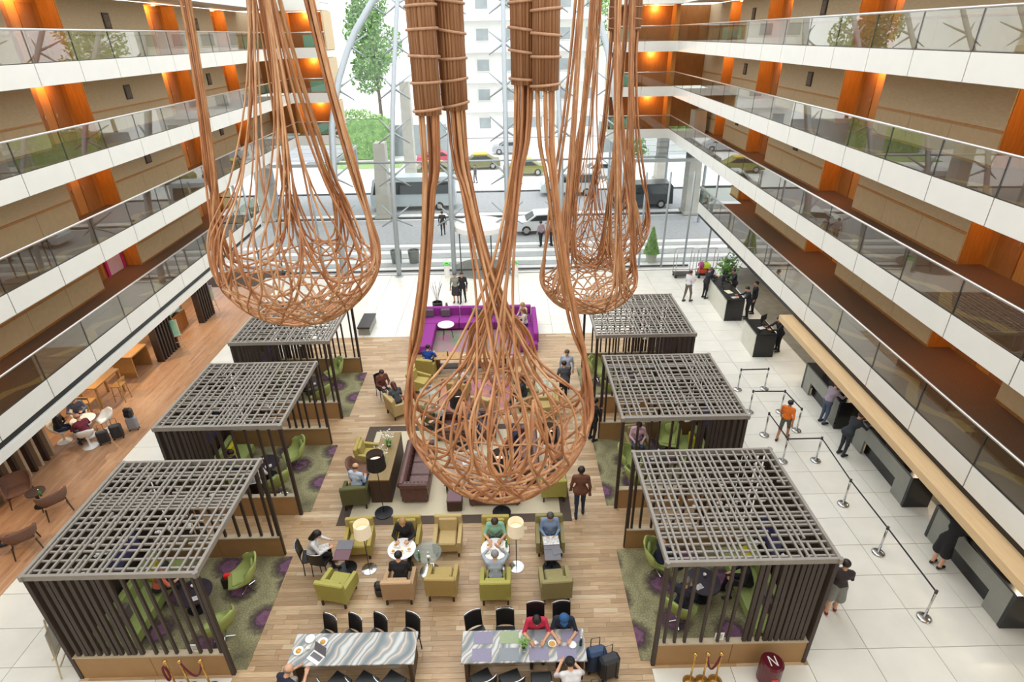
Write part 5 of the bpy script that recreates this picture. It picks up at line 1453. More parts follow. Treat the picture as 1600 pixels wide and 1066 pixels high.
for k, (dx, dy) in enumerate(((-0.17, 0.1), (0.12, 0.14), (0.02, -0.12), (0.2, -0.05), (-0.2, -0.1))):
    plate(-2.93 + dx, 10.85 + dy, 0.735, '%s plate on the blonde woman\'s crowded table' % ORD[k], 0.085); plate(-0.5 + dx, 10.78 + dy, 0.735, '%s plate on the table of the man in mint' % ORD[k], 0.085)
bottle(-0.2, 10.83, 0.735, 'green bottle on the table of the man in mint'); cup(-0.62, 10.72, 0.735, 'cup beside the plates of the man in mint'); cup(-3.02, 10.86, 0.735, 'cup in the middle of the blonde woman\'s table')
paper(0.97, 11.02, 0.72, 0.05, 'open newspaper on the lap of the man in blue', 0.42, 0.3); paper(1.1, 10.66, 0.715, 0.3, 'folded grey paper on the side table before the man in blue', 0.24, 0.2, M_slate)
place('floor_lamp', -3.86, 10.83, 0, 'cream shaded floor lamp beside the mustard armchair', 'lamp'); place('floor_lamp', 0.05, 10.79, 0, 'cream shaded floor lamp between the men in mint and blue', 'lamp')
bk = thing('backpack', 'black backpack on the floor beside the beige armchair', 'backpack', (-3.40, 10.06, 0.008))
MB().box((0, 0, 0.2), (0.28, 0.2, 0.38), ch=0.07).build('body', M_blackl, bk); MB().box((0, -0.11, 0.14), (0.2, 0.07, 0.2), ch=0.03).build('pocket', M_blackl, bk)
person('man in brown leather jacket walking away past the rug', 1.93, 12.63, -4, 'stand', '6b4330', '26354d', hair='short', haircol='15100d', skin='brown', arms='down', stride=0.25, h=1.04, jacket=True)

# ================================================================== rug lounge with chesterfields
M_rugb = mat('brown_rug_border', '57493f', 0.95, var=0.15, scale=30); M_rugc = mat('cream_rug', 'cfc3a6', 0.95, var=0.10, scale=40, bump=0.2)
def rug(x0, x1, y0, y1, border, m1, m2, label, z=0.009):
    t = thing('rug', label, 'rug', ((x0 + x1) / 2, (y0 + y1) / 2, z)); w, d = x1 - x0, y1 - y0
    MB().box((0, 0, 0.006), (w, d, 0.012)).build('border', m1, t); MB().box((0, 0, 0.013), (w - 2 * border, d - 2 * border, 0.006)).build('field', m2, t)
rug(-5.15, 1.7, 12.4, 17.2, 0.32, M_rugb, M_rugc, 'cream rug with dark brown border under the leather sofas')
M_rugp = mat('purple_rug', '9c5f86', 0.95, c2='c08a62', scale=2.2, detail=5); M_rugg = mat('green_pink_rug', '6f8a6a', 0.95, c2='b0708c', scale=1.3)
rug(-2.85, 0.0, 17.75, 20.4, 0.06, M_rugb, M_rugp, 'purple and orange rug in the middle of the lounge'); rug(-3.9, 1.0, 22.3, 25.0, 0.05, M_rugb, M_rugg, 'green and pink rug before the purple sofa')
cs = thing('console_desk', 'olive brown console desk behind the leather sofa', 'desk', (-3.98, 14.45, 0.03))
MB().box((0, 0, 0.87), (0.64, 2.35, 0.05), ch=0.006).build('desk_top', M_desk, cs)
MB().box((0.29, 0, 0.43), (0.05, 2.3, 0.84)).build('back_panel', M_deskd, cs)
for e in (-1, 1): MB().box((0, e * 1.13, 0.43), (0.6, 0.06, 0.84)).build('end_panel', M_deskd, cs)
SF = 'leather sofas on the cream rug'
place('chesterfield', -2.95, 14.25, PI / 2, 'buttoned brown leather sofa beside the console desk', 'sofa', SF, z=0.03); place('chesterfield', 0.35, 14.95, -PI / 2, 'buttoned brown leather sofa facing the console desk across the rug', 'sofa', SF, z=0.03); place('chesterfield', -0.55, 13.35, PI, 'buttoned brown leather sofa seen from behind at the rug edge', 'sofa', SF, z=0.03, scale=(0.72, 0.85, 0.9)); place('chesterfield', -1.6, 16.6, 0, 'buttoned brown leather sofa at the far end of the cream rug', 'sofa', SF, z=0.03)
ot = thing('ottoman', 'small brown cube ottoman on the cream rug', 'ottoman', (-1.74, 13.05, 0.03)); MB().box((0, 0, 0.2), (0.44, 0.44, 0.36), ch=0.02).build('body', M_deskd, ot); MB().box((0, 0, 0.40), (0.45, 0.45, 0.06), ch=0.02).build('cushion', M_plum, ot)
lt_ = thing('low_table', 'low taupe coffee table between the leather sofas', 'table', (-1.6, 14.3, 0.03)); MB().box((0, 0, 0.38), (1.0, 1.5, 0.05), ch=0.006).build('table_top', mat('taupe_top', '8f7c6b', 0.4, var=0.1, scale=4), lt_)
for ex in (-1, 1):
    for ey in (-1, 1): MB().box((ex * 0.42, ey * 0.66, 0.18), (0.06, 0.06, 0.36)).build('leg', M_leg, lt_)
paper(-1.45, 14.6, 0.437, 0.2, 'white papers on the low coffee table'); cup(-1.75, 14.1, 0.437, 'cup on the low coffee table')
for k, (x, y, lb) in enumerate(((-3.84, 12.86, 'tall black shaded floor lamp at the rug corner by the console desk'), (-0.35, 12.78, 'tall black shaded floor lamp at the rug edge behind the leather sofa'), (1.1, 13.95, 'tall black shaded floor lamp behind the olive armchair'), (-1.75, 15.9, 'tall black shaded floor lamp before the far leather sofa'))):
    place('black_floor_lamp', x, y, 0, lb, 'lamp', 'black floor lamps', z=0.03, scale=(1, 1, 1.28))
def orchid(x, y, z, label):
    t = thing('potted_orchid', label, 'plant', (x, y, z))
    MB().lathe([(0, 0), (0.06, 0), (0.085, 0.12), (0.07, 0.12), (0.06, 0.1), (0, 0.1)], 12).build('pot', M_black, t)
    for k in range(3): MB().tube([(0, 0, 0.1), (0.05 * math.cos(k * 2), 0.05 * math.sin(k * 2), 0.3), (0.13 * math.cos(k * 2), 0.13 * math.sin(k * 2), 0.45)], 0.006, 5).build('stem', M_leaf, t)
    leaf_cloud(60, lambda r: (r.gauss(0, 0.09), r.gauss(0, 0.09), 0.42 + r.gauss(0, 0.06)), 0.04, 5).build('blossom', M_china, t); leaf_cloud(14, lambda r: (r.gauss(0, 0.05), r.gauss(0, 0.05), 0.15), 0.09, 6).build('foliage', M_leafd, t)
orchid(-3.95, 14.9, 0.925, 'white orchid at the far end of the console desk'); orchid(-4.0, 14.1, 0.925, 'white orchid nearer the middle of the console desk')
place('armchair', -4.72, 13.35, PI + 0.1, 'dark olive armchair under the man in pale blue by the desk', 'armchair', None, {F_lime: fabric('moss_fabric', '5f5f3a')}, z=0.03)
place('armchair', -4.66, 15.1, PI / 2, 'mustard armchair tucked in at the console desk', 'armchair', None, {F_lime: F_mustard}, z=0.03); place('tub_chair', -4.85, 14.2, PI / 2 + 0.3, 'dark brown tub chair at the console desk', 'chair', z=0.03)
person('man in pale blue shirt and jeans by the console desk', -4.7, 13.42, -20, 'sit', 'c5d2e4', '3b5a8c', hair='bald', haircol='4a3a2e', arms='lap', lean=6, look=0.35, z=0.04)
place('armchair', 1.22, 13.5, PI, 'lime armchair under the man in dark green at the rug corner', 'armchair', z=0.03); person('man in dark green shirt with hands behind his head in a lime armchair', 1.22, 13.5, 0, 'sit', '4b5048', '2d3038', hair='short', haircol='3a2c22', arms='head', lean=-4, look=0.1, z=0.04)
person('person in navy seated on the leather sofa facing the desk', 0.2, 15.3, 80, 'sit', '2a3048', '23283a', hair='short', haircol='2a1d16', arms='lap', lean=10, look=0.4, z=0.06); person('person in dark jacket bending over papers on the sofa', 0.2, 14.5, 95, 'sit', '3a2f36', '23283a', hair='long', haircol='3a2418', arms='table', lean=24, look=0.4, z=0.06)
person('person in grey at the far leather sofa', -1.3, 16.45, 180, 'sit', '6c6f7c', '2b2d36', hair='short', haircol='2a1d16', arms='lap', lean=10, look=0.4, z=0.06)
person('grey haired man in white shirt bending forward by the purple rug', -2.45, 16.63, 150, 'stand', 'd5d8de', '1f2026', hair='short', haircol='a9a49a', arms='counter', lean=34, look=0.2)
# middle lounge
MID = 'armchairs around the purple rug'
for (x, y, a, f, lb) in ((-4.2, 18.0, 2.2, F_tan, 'tan armchair at the wood floor edge under the reading couple'), (-3.6, 19.6, 1.3, F_mustard, 'mustard armchair on the cafe side of the purple rug'), (-2.0, 19.0, 2.9, F_olive, 'olive armchair where the man in white sits on the purple rug'), (-1.0, 17.95, 2.75, F_tan, 'golden armchair turned away at the near edge of the purple rug'), (0.55, 18.3, -1.4, F_green, 'green armchair on the reception side of the purple rug'), (1.3, 17.7, -1.6, F_olive, 'olive armchair nearest the standing man in grey suit'), (-3.45, 20.85, 2.9, F_mustard, 'mustard armchair under the man in bright blue'), (-2.75, 17.25, 2.4, fabric('moss_fabric', '5f5f3a'), 'moss armchair behind the bending man'), (0.35, 20.3, 0.3, F_beige, 'rose beige armchair near the long dark table')):
    place('armchair', x, y, a, lb, 'armchair', MID, {F_lime: f} if f else None, z=0.008)
person('man in white shirt seated on the purple rug', -2.0, 19.05, -10, 'sit', 'e0dedb', '39404f', hair='short', haircol='4a3a2c', arms='table', lean=14, look=0.3)
person('man in bright blue jacket seen from behind at the long dark table', -3.42, 20.85, -15, 'sit', '1f4aa0', '2c3040', hair='short', haircol='15110f', arms='table', lean=10, look=0.2)
person('woman with magenta bag reading in the tan armchair', -4.22, 18.0, 35, 'sit', '4e5358', '2b2c33', hair='long', haircol='5a2f24', arms='lap', lean=14, look=0.5)
person('bearded man beside the woman reading in the tan armchair', -5.0, 19.15, 215, 'sit', '6f3f35', '3a3f46', hair='short', haircol='3a2018', arms='lap', lean=8, look=0.4, z=0.0)
place('dining_chair', -5.0, 19.18, 0.6, 'black chair under the bearded man', 'chair', z=0.008)
mb = thing('handbag', 'magenta handbag on the arm of the tan armchair', 'bag', (-3.86, 17.9, 0.67)); MB().box((0, 0, 0.1), (0.24, 0.12, 0.2), ch=0.03).build('body', M_magenta, mb); MB().tube([(-0.07, 0, 0.2), (0, 0, 0.28), (0.07, 0, 0.2)], 0.008, 6).build('strap', M_magenta, mb)
person('man in grey suit standing with his back turned', 2.01, 18.71, 10, 'stand', '5a5d66', '23252b', hair='short', haircol='2a1f1a', arms='hold', jacket=True); person('man in pale shirt talking to the man in grey suit', 2.2, 19.6, 170, 'stand', 'b9c4d6', '2c313d', hair='short', haircol='5a4433', arms='down')
person('woman in dark jacket sitting on the reception side of the purple rug', 0.5, 18.35, 80, 'sit', '33343a', '2a2c34', hair='long', haircol='2a1a12', arms='lap', lean=8, look=0.4)
dt = thing('long_dark_table', 'long dark wooden table across the lounge', 'table', (-1.6, 21.05, 0.008)); MB().box((0, 0, 0.73), (3.1, 0.6, 0.05), ch=0.006).build('table_top', M_oak, dt)
for e in (-1, 1): MB().box((e * 1.4, 0, 0.35), (0.08, 0.5, 0.7)).build('end_panel', M_deskd, dt)
MB().box((0, 0, 0.25), (2.7, 0.4, 0.06)).build('shelf', M_deskd, dt)
place('round_glass_table', 1.25, 18.7, 0, 'round glass table before the man in grey suit', 'table'); place('round_glass_table', -3.1, 18.5, 0, 'round glass table beside the mustard armchair', 'table'); place('disc_side_table', -0.6, 19.3, 0, 'side table with slate top on the purple rug', 'table', z=0.028)
bottle(-2.6, 21.05, 0.765, 'bottle on the long dark table'); plate(-1.9, 21.0, 0.765, 'plate of food on the long dark table'); plate(-0.6, 21.05, 0.765, 'second plate on the long dark table')
# purple sofa
ps = thing('purple_sofa', 'long purple velvet sofa wrapping the far end of the lounge', 'sofa', (-1.55, 25.35, 0.008))
for k in range(3):
    put('seat', boxmesh('pseat', (1.72, 0.85, 0.34), F_purple, 0.03, 'seat'), ps, (-1.74 + k * 1.74, -0.12, 0.27)); put('backrest', boxmesh('pback', (1.72, 0.22, 0.55), F_purple, 0.04, 'backrest'), ps, (-1.74 + k * 1.74, 0.42, 0.58))
for e in (-1, 1):
    put('side_seat', boxmesh('pside', (0.85, 2.3, 0.34), F_purple, 0.03, 'side_seat'), ps, (e * 2.35, -1.72, 0.27)); put('side_back', boxmesh('psback', (0.22, 2.9, 0.5), F_purple, 0.04, 'side_back'), ps, (e * 2.72, -1.1, 0.56))
for k, x in enumerate((-3.9, -3.1, -1.6, -0.5)): tag(MB().box((0, 0, 0.2), (0.46, 0.16, 0.4), ch=0.06).build('cushion', F_grey, loc=(x, 25.52, 0.455)), '%s grey cushion along the back of the purple sofa' % ORD[k], 'cushion', 'grey sofa cushions')
def bistro(x, y, label):
    t = thing('bistro_table', label, 'table', (x, y, 0.028)); MB().lathe([(0, 0.66), (0.38, 0.66), (0.385, 0.67), (0.38, 0.69), (0, 0.69)], 26).build('table_top', M_china, t)
    for k in range(3): MB().tube([(0.2 * math.cos(k * 2.09), 0.2 * math.sin(k * 2.09), 0.66), (0.3 * math.cos(k * 2.09), 0.3 * math.sin(k * 2.09), 0)], 0.014, 6).build('leg', M_black, t)
bistro(-2.95, 24.1, 'white round table before the cafe side end of the purple sofa'); bistro(-1.2, 24.15, 'white round table in the middle of the purple sofa'); bistro(0.0, 24.1, 'white round table before the seated women on the purple sofa')
person('woman in white top seated on the purple sofa near the reception end', 0.75, 24.35, 90, 'sit', 'd8cfc4', '2f4470', hair='long', haircol='8a5a34', arms='lap', lean=8, look=0.3, z=0.02); person('blonde woman seated at the corner of the purple sofa', 0.72, 25.1, 130, 'sit', 'd9c7b8', '3b4a66', hair='long', haircol='c09a62', arms='lap', lean=8, look=0.3, z=0.02); person('person in dark clothes seated at the middle white table', -0.35, 25.2, 180, 'sit', '2a2428', '2a2428', hair='long', haircol='1d1512', arms='table', lean=12, look=0.3, z=0.02)
person('woman in patterned blouse and dark skirt standing in the lobby', -2.80, 28.16, 175, 'stand', '9a9c8e', '3a3a3c', hair='bun', haircol='5a4a3c', skirt=True, arms='down', h=0.98); person('person in black walking behind the sculpture strands in the lobby', -2.43, 28.14, 170, 'stand', '26242a', '26242a', hair='short', haircol='1a1412', stride=0.3)
pd = thing('planter_pot', 'black drum pot with dry twigs behind the purple sofa', 'plant', (-3.61, 26.69, 0.0)); MB().lathe([(0, 0), (0.24, 0), (0.26, 0.7), (0.22, 0.7), (0.2, 0.6), (0, 0.6)], 16).build('pot', M_black, pd)
tw = MB()
for k in range(9): tw.tube([(0, 0, 0.6), (0.1 * math.cos(k * 2.4), 0.1 * math.sin(k * 2.4), 1.1), (0.3 * math.cos(k * 2.4), 0.3 * math.sin(k * 2.4), 1.7)], 0.008, 5)
tw.build('twigs', M_bark, pd)
vs_ = tag(MB().lathe([(0, 0), (0.1, 0), (0.15, 0.25), (0.07, 0.5), (0.05, 0.62), (0.06, 0.66), (0, 0.66)], 14).build('floor_vase', mat('bronze_vase', '8a6b45', 0.4, var=0.2, scale=6), loc=(-3.15, 26.66, 0), smooth=True), 'slim bronze vase behind the purple sofa', 'vase')
person('dark suited man at the pavilion corner checking his phone', 2.78, 16.16, -60, 'stand', '1d1e24', '1d1e24', hair='short', haircol='1a1412', arms='phone', jacket=True, look=0.4)
# ================================================================== inside the pavilions
F_bay = fabric('bay_sofa_lime', '9aa962'); M_btable = mat('bay_table_dark', '2f2630', 0.35, var=0.15, scale=5)
def bay(xc, yc, s, side, nm):
    t = thing('bay_sofa', 'lime bench sofa along the slatted wall of the %s pavilion on the %s side' % (nm, side), 'sofa', (xc - s * 1.12, yc, 0.024))
    MB().box((0, 0, 0.24), (0.72, 2.5, 0.32), ch=0.03).build('seat', F_bay, t)
    MB().box((-s * 0.32, 0, 0.52), (0.18, 2.5, 0.55), ch=0.04).build('backrest', F_bay, t)
    for k in (-1, 1): MB().box((0, k * 1.15, 0.02), (0.6, 0.06, 0.08)).build('foot', M_leg, t)
    for k, (dy, m, c) in enumerate(((0.7, F_yellow, 'yellow'), (-0.6, F_grey, 'plum grey'))):
        tag(MB().box((0, 0, 0.2), (0.14, 0.42, 0.40), ch=0.06).build('cushion', m, loc=(xc - s * 1.2, yc + dy, 0.43)), '%s cushion on the bench of the %s pavilion on the %s side' % (c, nm, side), 'cushion')
    b = thing('bay_table', 'dark low table in the %s pavilion on the %s side' % (nm, side), 'table', (xc + s * 0.1, yc + 0.05, 0.024))
    MB().lathe([(0, 0.50), (0.42, 0.50), (0.43, 0.52), (0.42, 0.54), (0, 0.54)], 24).build('table_top', M_btable, b); MB().lathe([(0.05, 0), (0.05, 0.5)], 10).build('stem', M_black, b); MB().lathe([(0, 0), (0.26, 0), (0.26, 0.02), (0, 0.03)], 20).build('base_disc', M_disc, b)
    cup(xc + s * 0.02, yc + 0.2, 0.564, 'cup on the dark table of the %s pavilion on the %s side' % (nm, side)); paper(xc + s * 0.25, yc - 0.12, 0.564, 0.4, 'paper on the dark table of the %s pavilion on the %s side' % (nm, side), 0.2, 0.14)
for k, (nm, yy) in enumerate((('nearest', 9.72), ('middle', 14.58), ('farthest', 19.47))): bay(-7.98, yy, 1, 'cafe', nm); bay(4.72, yy, -1, 'reception', nm)
EG = 'lime scoop chairs in the pavilions'
for (x, y, a, lb) in ((-6.85, 10.3, -1.15, 'lime scoop chair at the back of the nearest cafe side pavilion'), (-6.85, 8.88, -2.0, 'lime scoop chair at the front of the nearest cafe side pavilion'), (-7.1, 15.15, -1.0, 'lime scoop chair at the back of the middle cafe side pavilion'), (-7.2, 13.75, -2.1, 'lime scoop chair at the front of the middle cafe side pavilion'), (-7.15, 20.4, -0.9, 'lime scoop chair at the back of the farthest cafe side pavilion'), (-7.2, 18.6, -2.1, 'lime scoop chair at the front of the farthest cafe side pavilion'),
                      (3.68, 10.55, 1.2, 'lime scoop chair under the man in dark shirt in the nearest reception side pavilion'), (3.85, 9.05, 2.3, 'lime scoop chair under the grey haired man in the nearest reception side pavilion'), (3.7, 14.45, 1.2, 'lime scoop chair near the aisle in the middle reception side pavilion'), (3.75, 13.55, 2.0, 'lime scoop chair behind the front plinth of the middle reception side pavilion'), (5.25, 15.55, -0.3, 'lime scoop chair deep inside the middle reception side pavilion'), (3.5, 20.1, 1.0, 'lime scoop chair at the back of the farthest reception side pavilion'), (3.75, 18.65, 2.1, 'lime scoop chair at the front of the farthest reception side pavilion')):
    place('egg_chair', x, y, a, lb, 'chair', EG, z=0.024)
person('man in orange shirt leaning to the table in the nearest cafe side pavilion', -8.85, 9.95, -70, 'sit', 'd9735a', '26272d', hair='short', haircol='1d1512', long_sleeve=False, arms='table', lean=26, look=0.3, z=0.04)
rb = thing('gift_bag', 'red and black bags on the floor of the nearest cafe side pavilion', 'bag', (-7.35, 10.35, 0.024)); MB().box((0, 0, 0.17), (0.3, 0.16, 0.34), ch=0.02).build('black_bag', M_black, rb); MB().box((0.02, 0.0, 0.40), (0.18, 0.12, 0.16), ch=0.03).build('red_bag', mat('bright_red', 'e0281f', 0.5), rb)
person('woman in white at the dark table of the middle cafe side pavilion', -7.75, 13.55, 10, 'sit', 'd9d6d4', '24242b', hair='long', haircol='1d1512', arms='table', lean=12, look=0.4, z=0.03); place('dining_chair', -7.75, 13.5, PI + 0.15, 'black chair under the woman in white in the middle cafe side pavilion', 'chair', z=0.024)
person('man in black on the bench of the middle cafe side pavilion', -8.85, 14.3, -90, 'sit', '1f2024', '24242b', hair='short', haircol='1d1512', arms='lap', lean=10, look=0.4, z=0.04)
person('woman in beige seated in the farthest cafe side pavilion', -8.8, 19.7, -90, 'sit', 'b99a86', '26262c', hair='long', haircol='4a2c1c', arms='table', lean=18, look=0.4, z=0.04)
person('man in dark shirt seated at the back of the nearest reception side pavilion', 3.72, 10.5, -70, 'sit', '23263a', '2b3350', hair='short', haircol='2a1d16', arms='lap', lean=8, look=0.4, z=0.03); person('grey haired man talking on the phone in the nearest reception side pavilion', 3.92, 9.12, -30, 'sit', '262636', '2b3350', hair='short', haircol='7d7a72', arms='phone', lean=8, look=0.3, z=0.03); person('man in black on the bench of the nearest reception side pavilion', 5.72, 9.75, 85, 'sit', '1a1a1f', '1f2027', hair='short', haircol='2a1d16', arms='lap', lean=16, look=0.4, z=0.04)
place('armchair', 4.15, 15.45, 0.1, 'dark green armchair under the man in pink in the middle reception side pavilion', 'armchair', None, {F_lime: F_green}, z=0.024); person('man in pink shirt sitting in the middle reception side pavilion', 4.15, 15.45, 175, 'sit', 'd8aebd', '3a5270', hair='short', haircol='2a1d16', arms='lap', lean=10, look=0.4, z=0.04)
person('person in black seated in the farthest reception side pavilion', 5.65, 19.3, 85, 'sit', '1f1f25', '23242b', hair='short', haircol='2a1d16', arms='table', lean=16, look=0.4, z=0.04)
person('woman in grey skirt and red shoes walking behind the nearest reception side pavilion', 7.63, 9.28, -20, 'stand', '3c3436', '8a8a86', shoes='8e2038', hair='short', haircol='2a1d16', skirt=True, arms='phone', stride=0.2)

# rope posts, bin and signs before the pavilions
M_rope = mat('burgundy_rope', '6d1c2c', 0.7, var=0.15, scale=30)
def rope_set(px, side):
    for k, (x, y) in enumerate(px): place('brass_post', x, y, 0, '%s brass rope post before the nearest %s side pavilion' % (ORD[k], side), 'rope post', 'brass rope posts')
    (x0, y0), (x1, y1) = px[1], px[2]
    r_ = MB().tube([(x0 + (x1 - x0) * q / 10, y0 + (y1 - y0) * q / 10, 0.9 - 0.45 * (1 - (2 * q / 10 - 1) ** 2)) for q in range(11)], 0.022, 8).build('velvet_rope', M_rope, smooth=True); tag(r_, 'burgundy rope slung between the brass posts on the %s side' % side, 'rope')
rope_set([(-7.4, 7.72), (-7.1, 7.72), (-6.66, 7.72)], 'cafe'); rope_set([(3.75, 7.62), (4.02, 7.62), (4.3, 7.62)], 'reception')
r_ = MB().tube([(-7.43 + 0.05 * math.sin(q * PI / 5), 7.66, 0.88 - 0.24 * (1 - math.cos(q * PI / 5))) for q in range(11)], 0.022, 8).build('velvet_rope', M_rope, smooth=True); tag(r_, 'burgundy rope hanging in a loop from one brass post', 'rope')
def notice(x, label):
    t = thing('notice_card', label, 'sign', (x, 8.08, 0.74)); MB().box((0, 0, 0.12), (0.2, 0.012, 0.24)).build('card', M_china, t)
    for k in range(5): MB().box((0, -0.008, 0.19 - 0.028 * k), (0.13 - 0.02 * (k % 2), 0.004, 0.008)).build('printed_line', M_slate, t)
notice(-6.95, 'small white notice card on the plinth of the nearest cafe side pavilion'); notice(4.42, 'small white notice card on the plinth of the nearest reception side pavilion')
rbn = thing('display_bin', 'dark red round display bin with a white letter mark before the pavilion', 'bin', (5.45, 7.64, 0.0)); M_wine = mat('wine_red_gloss', '5a1420', 0.25, var=0.1, scale=5)
MB().lathe([(0, 0), (0.2, 0), (0.24, 0.05), (0.24, 0.6), (0.2, 0.64), (0, 0.64)], 20).build('body', M_wine, rbn)
lm = MB().box((-0.07, 0, 0.645), (0.022, 0.22, 0.006)); lm.box((0.07, 0, 0.645), (0.022, 0.22, 0.006)); lm.box((0, 0, 0.645), (0.022, 0.25, 0.006), rz=0.56); lm.build('letter_mark', M_china, rbn)
MB().box((0, -0.235, 0.3), (0.12, 0.02, 0.12)).build('red_badge', mat('signal_red', 'd8382a', 0.5), rbn)

def easel(x, y, rz, art, label):
    t = thing('easel', label + ' on a pale wooden easel', 'easel', (x, y, 0.006), rz); mw = mat('pale_easel_wood', 'cfc0a2', 0.6, var=0.1, scale=5)
    for e in (-1, 1): MB().tube([(e * 0.32, -0.05, 0), (e * 0.1, 0.1, 1.65)], 0.018, 6).build('leg', mw, t)
    MB().tube([(0, 0.5, 0), (0, 0.1, 1.6)], 0.018, 6).build('leg', mw, t); MB().box((0, 0.0, 0.62), (0.62, 0.07, 0.04)).build('ledge', mw, t); MB().box((0, 0, 0.3), (0.5, 0.025, 0.03)).build('brace', mw, t)
    M = Matrix.Translation((0, 0.03, 1.02)) @ Matrix.Rotation(-0.1, 4, 'X')
    p = thing('poster', label, 'poster', (x, y, 0.006), rz); MB().box((0, 0, 0), (0.56, 0.02, 0.74), M=M).build('board', M_china, p); M2 = M @ Matrix.Translation((0, -0.013, 0)); MB().box((0, 0, 0), (0.52, 0.006, 0.70), M=M2).build('print', art, p)
A1 = mat('poster_green_lilac', 'c9d67a', 0.6, c2='a99cc9', scale=3.5); A2 = mat('poster_peach_mint', 'f0d9a0', 0.6, c2='6fd0b4', scale=1.6, detail=1); A3 = mat('poster_wood_brown', 'a97c50', 0.6, c2='8d6138', scale=6)
easel(-15.49, 27.65, 0.55, A1, 'green and lilac poster by the far end of the cafe'); easel(-15.28, 23.59, 0.55, A2, 'peach to mint poster beside the dark slatted cafe screen'); easel(-10.17, 8.32, -1.25, A3, 'brown poster by the nearest cafe side pavilion')

# ================================================================== side cafe
def slat_screen(y0, n, label, pale=False, x=-15.3, step=0.22, h=2.2):
    t = thing('slat_screen', label, 'screen', (x, y0, 0.005))
    for k in range(n): put('slat', boxmesh('scr' + str(pale and k % 2), (0.30, 0.10, h), M_slat if not (pale and k % 2) else mat('pale_panel', 'b9a488', 0.7, var=0.1, scale=4), 0, 'slat'), t, (-0.1, k * step, h / 2))
    MB().box((-0.1, (n - 1) * step / 2, h + 0.03), (0.34, n * step, 0.06)).build('top_rail', M_slat, t)
slat_screen(26.3, 6, 'dark slatted screen beside the green and lilac poster'); slat_screen(22.4, 7, 'dark slatted screen beside the peach to mint poster'); slat_screen(12.9, 12, 'dark and pale striped screen behind the wicker chairs', True, -15.75, 0.28)
db = thing('display_counter', 'wooden pastry display counter at the far end of the cafe', 'counter', (-16.4, 25.2, 0.005)); MB().box((0, 0, 0.42), (0.8, 1.9, 0.82), ch=0.01).build('body', M_honeyd, db); MB().box((0, 0, 1.1), (0.7, 1.8, 0.5)).build('glass_case', M_tglass, db); MB().box((0, 0, 0.98), (0.6, 1.7, 0.02)).build('shelf', M_rail, db)
for k in range(8): plate(-16.4 + (k % 2) * 0.25 - 0.12, 24.5 + (k // 2) * 0.42, 0.85, '%s plate of pastries in the cafe display counter' % ORD[k], 0.1)
cb = thing('oak_counter', 'oak box counter under the gallery edge of the cafe', 'counter', (-16.1, 21.6, 0.005)); MB().box((0, 0, 0.97), (0.9, 1.2, 0.06), ch=0.006).build('counter_top', M_oak, cb)
for e in (-1, 1): MB().box((0, e * 0.56, 0.47), (0.86, 0.06, 0.94)).build('side_panel', M_oak, cb)
MB().box((-0.3, 0, 0.47), (0.05, 1.06, 0.94)).build('back_panel', M_honeyd, cb)
def hightable(x, y, label):
    t = thing('high_table', label, 'table', (x, y, 0.005)); MB().box((0, 0, 1.02), (0.75, 1.5, 0.06), ch=0.006).build('table_top', M_oak, t)
    for ex in (-1, 1):
        for ey in (-1, 1): MB().box((ex * 0.33, ey * 0.69, 0.5), (0.07, 0.07, 1.0)).build('leg', M_oak, t)
hightable(-15.95, 19.3, 'high oak table under the gallery edge of the cafe')
def stool(x, y, rz, label):
    t = thing('bar_stool', label, 'stool', (x, y, 0.005), rz); MB().box((0, 0, 0.72), (0.4, 0.4, 0.05), ch=0.01).build('seat', M_oak, t); MB().box((0, 0.19, 0.95), (0.4, 0.03, 0.1)).build('back_rail', M_oak, t)
    for ex in (-1, 1):
        for ey in (-1, 1): MB().tube([(ex * 0.17, ey * 0.17, 0.95 if ey > 0 else 0.7), (ex * 0.2, ey * 0.2, 0)], 0.018, 6).build('leg', M_oak, t)
    for ex in (-1, 1): MB().tube([(ex * 0.19, -0.19, 0.3), (ex * 0.19, 0.19, 0.3)], 0.012, 6).build('foot_rail', M_oak, t)
stool(-15.3, 19.35, -PI / 2, 'oak bar stool on the open side of the high table'); stool(-15.75, 18.2, PI, 'oak bar stool at the near end of the high table')
WH = 'white tulip chairs in the cafe'
place('tulip_chair', -14.66, 17.36, -0.6, 'empty white tulip chair beside the suitcases', 'chair', WH); place('tulip_chair', -14.75, 16.40, -2.6, 'white tulip chair under the man in maroon', 'chair', WH); place('tulip_chair', -15.86, 16.73, 1.6, 'white tulip chair under the man in black', 'chair', WH); place('tulip_chair', -15.85, 17.75, 0.6, 'white tulip chair under the man in grey blue', 'chair', WH)
tt = thing('tulip_table', 'white round tulip table between the seated cafe guests', 'table', (-15.2, 17.05, 0.005)); MB().lathe([(0, 0.70), (0.38, 0.70), (0.4, 0.715), (0.38, 0.73), (0, 0.73)], 28).build('table_top', M_whitep, tt); MB().lathe([(0, 0), (0.26, 0), (0.24, 0.02), (0.05, 0.08), (0.04, 0.4), (0.12, 0.7), (0, 0.7)], 20).build('pedestal', M_whitep, tt, smooth=True)
person('man in maroon shirt sitting in a white tulip chair', -14.71, 16.40, 60, 'sit', '7a2a3a', '2f3c58', hair='bald', haircol='b07050', arms='table', lean=10, look=0.3, z=0.02); person('man in black sitting cross the white tulip table', -15.91, 16.73, -70, 'sit', '23211f', '2f3950', hair='short', haircol='3a281d', arms='phone', lean=12, look=0.4, z=0.02); person('man in grey blue jacket behind the white tulip table', -15.82, 17.72, 215, 'sit', '6b7488', '2b2c33', hair='short', haircol='5a4030', arms='table', lean=14, look=0.4, z=0.02)
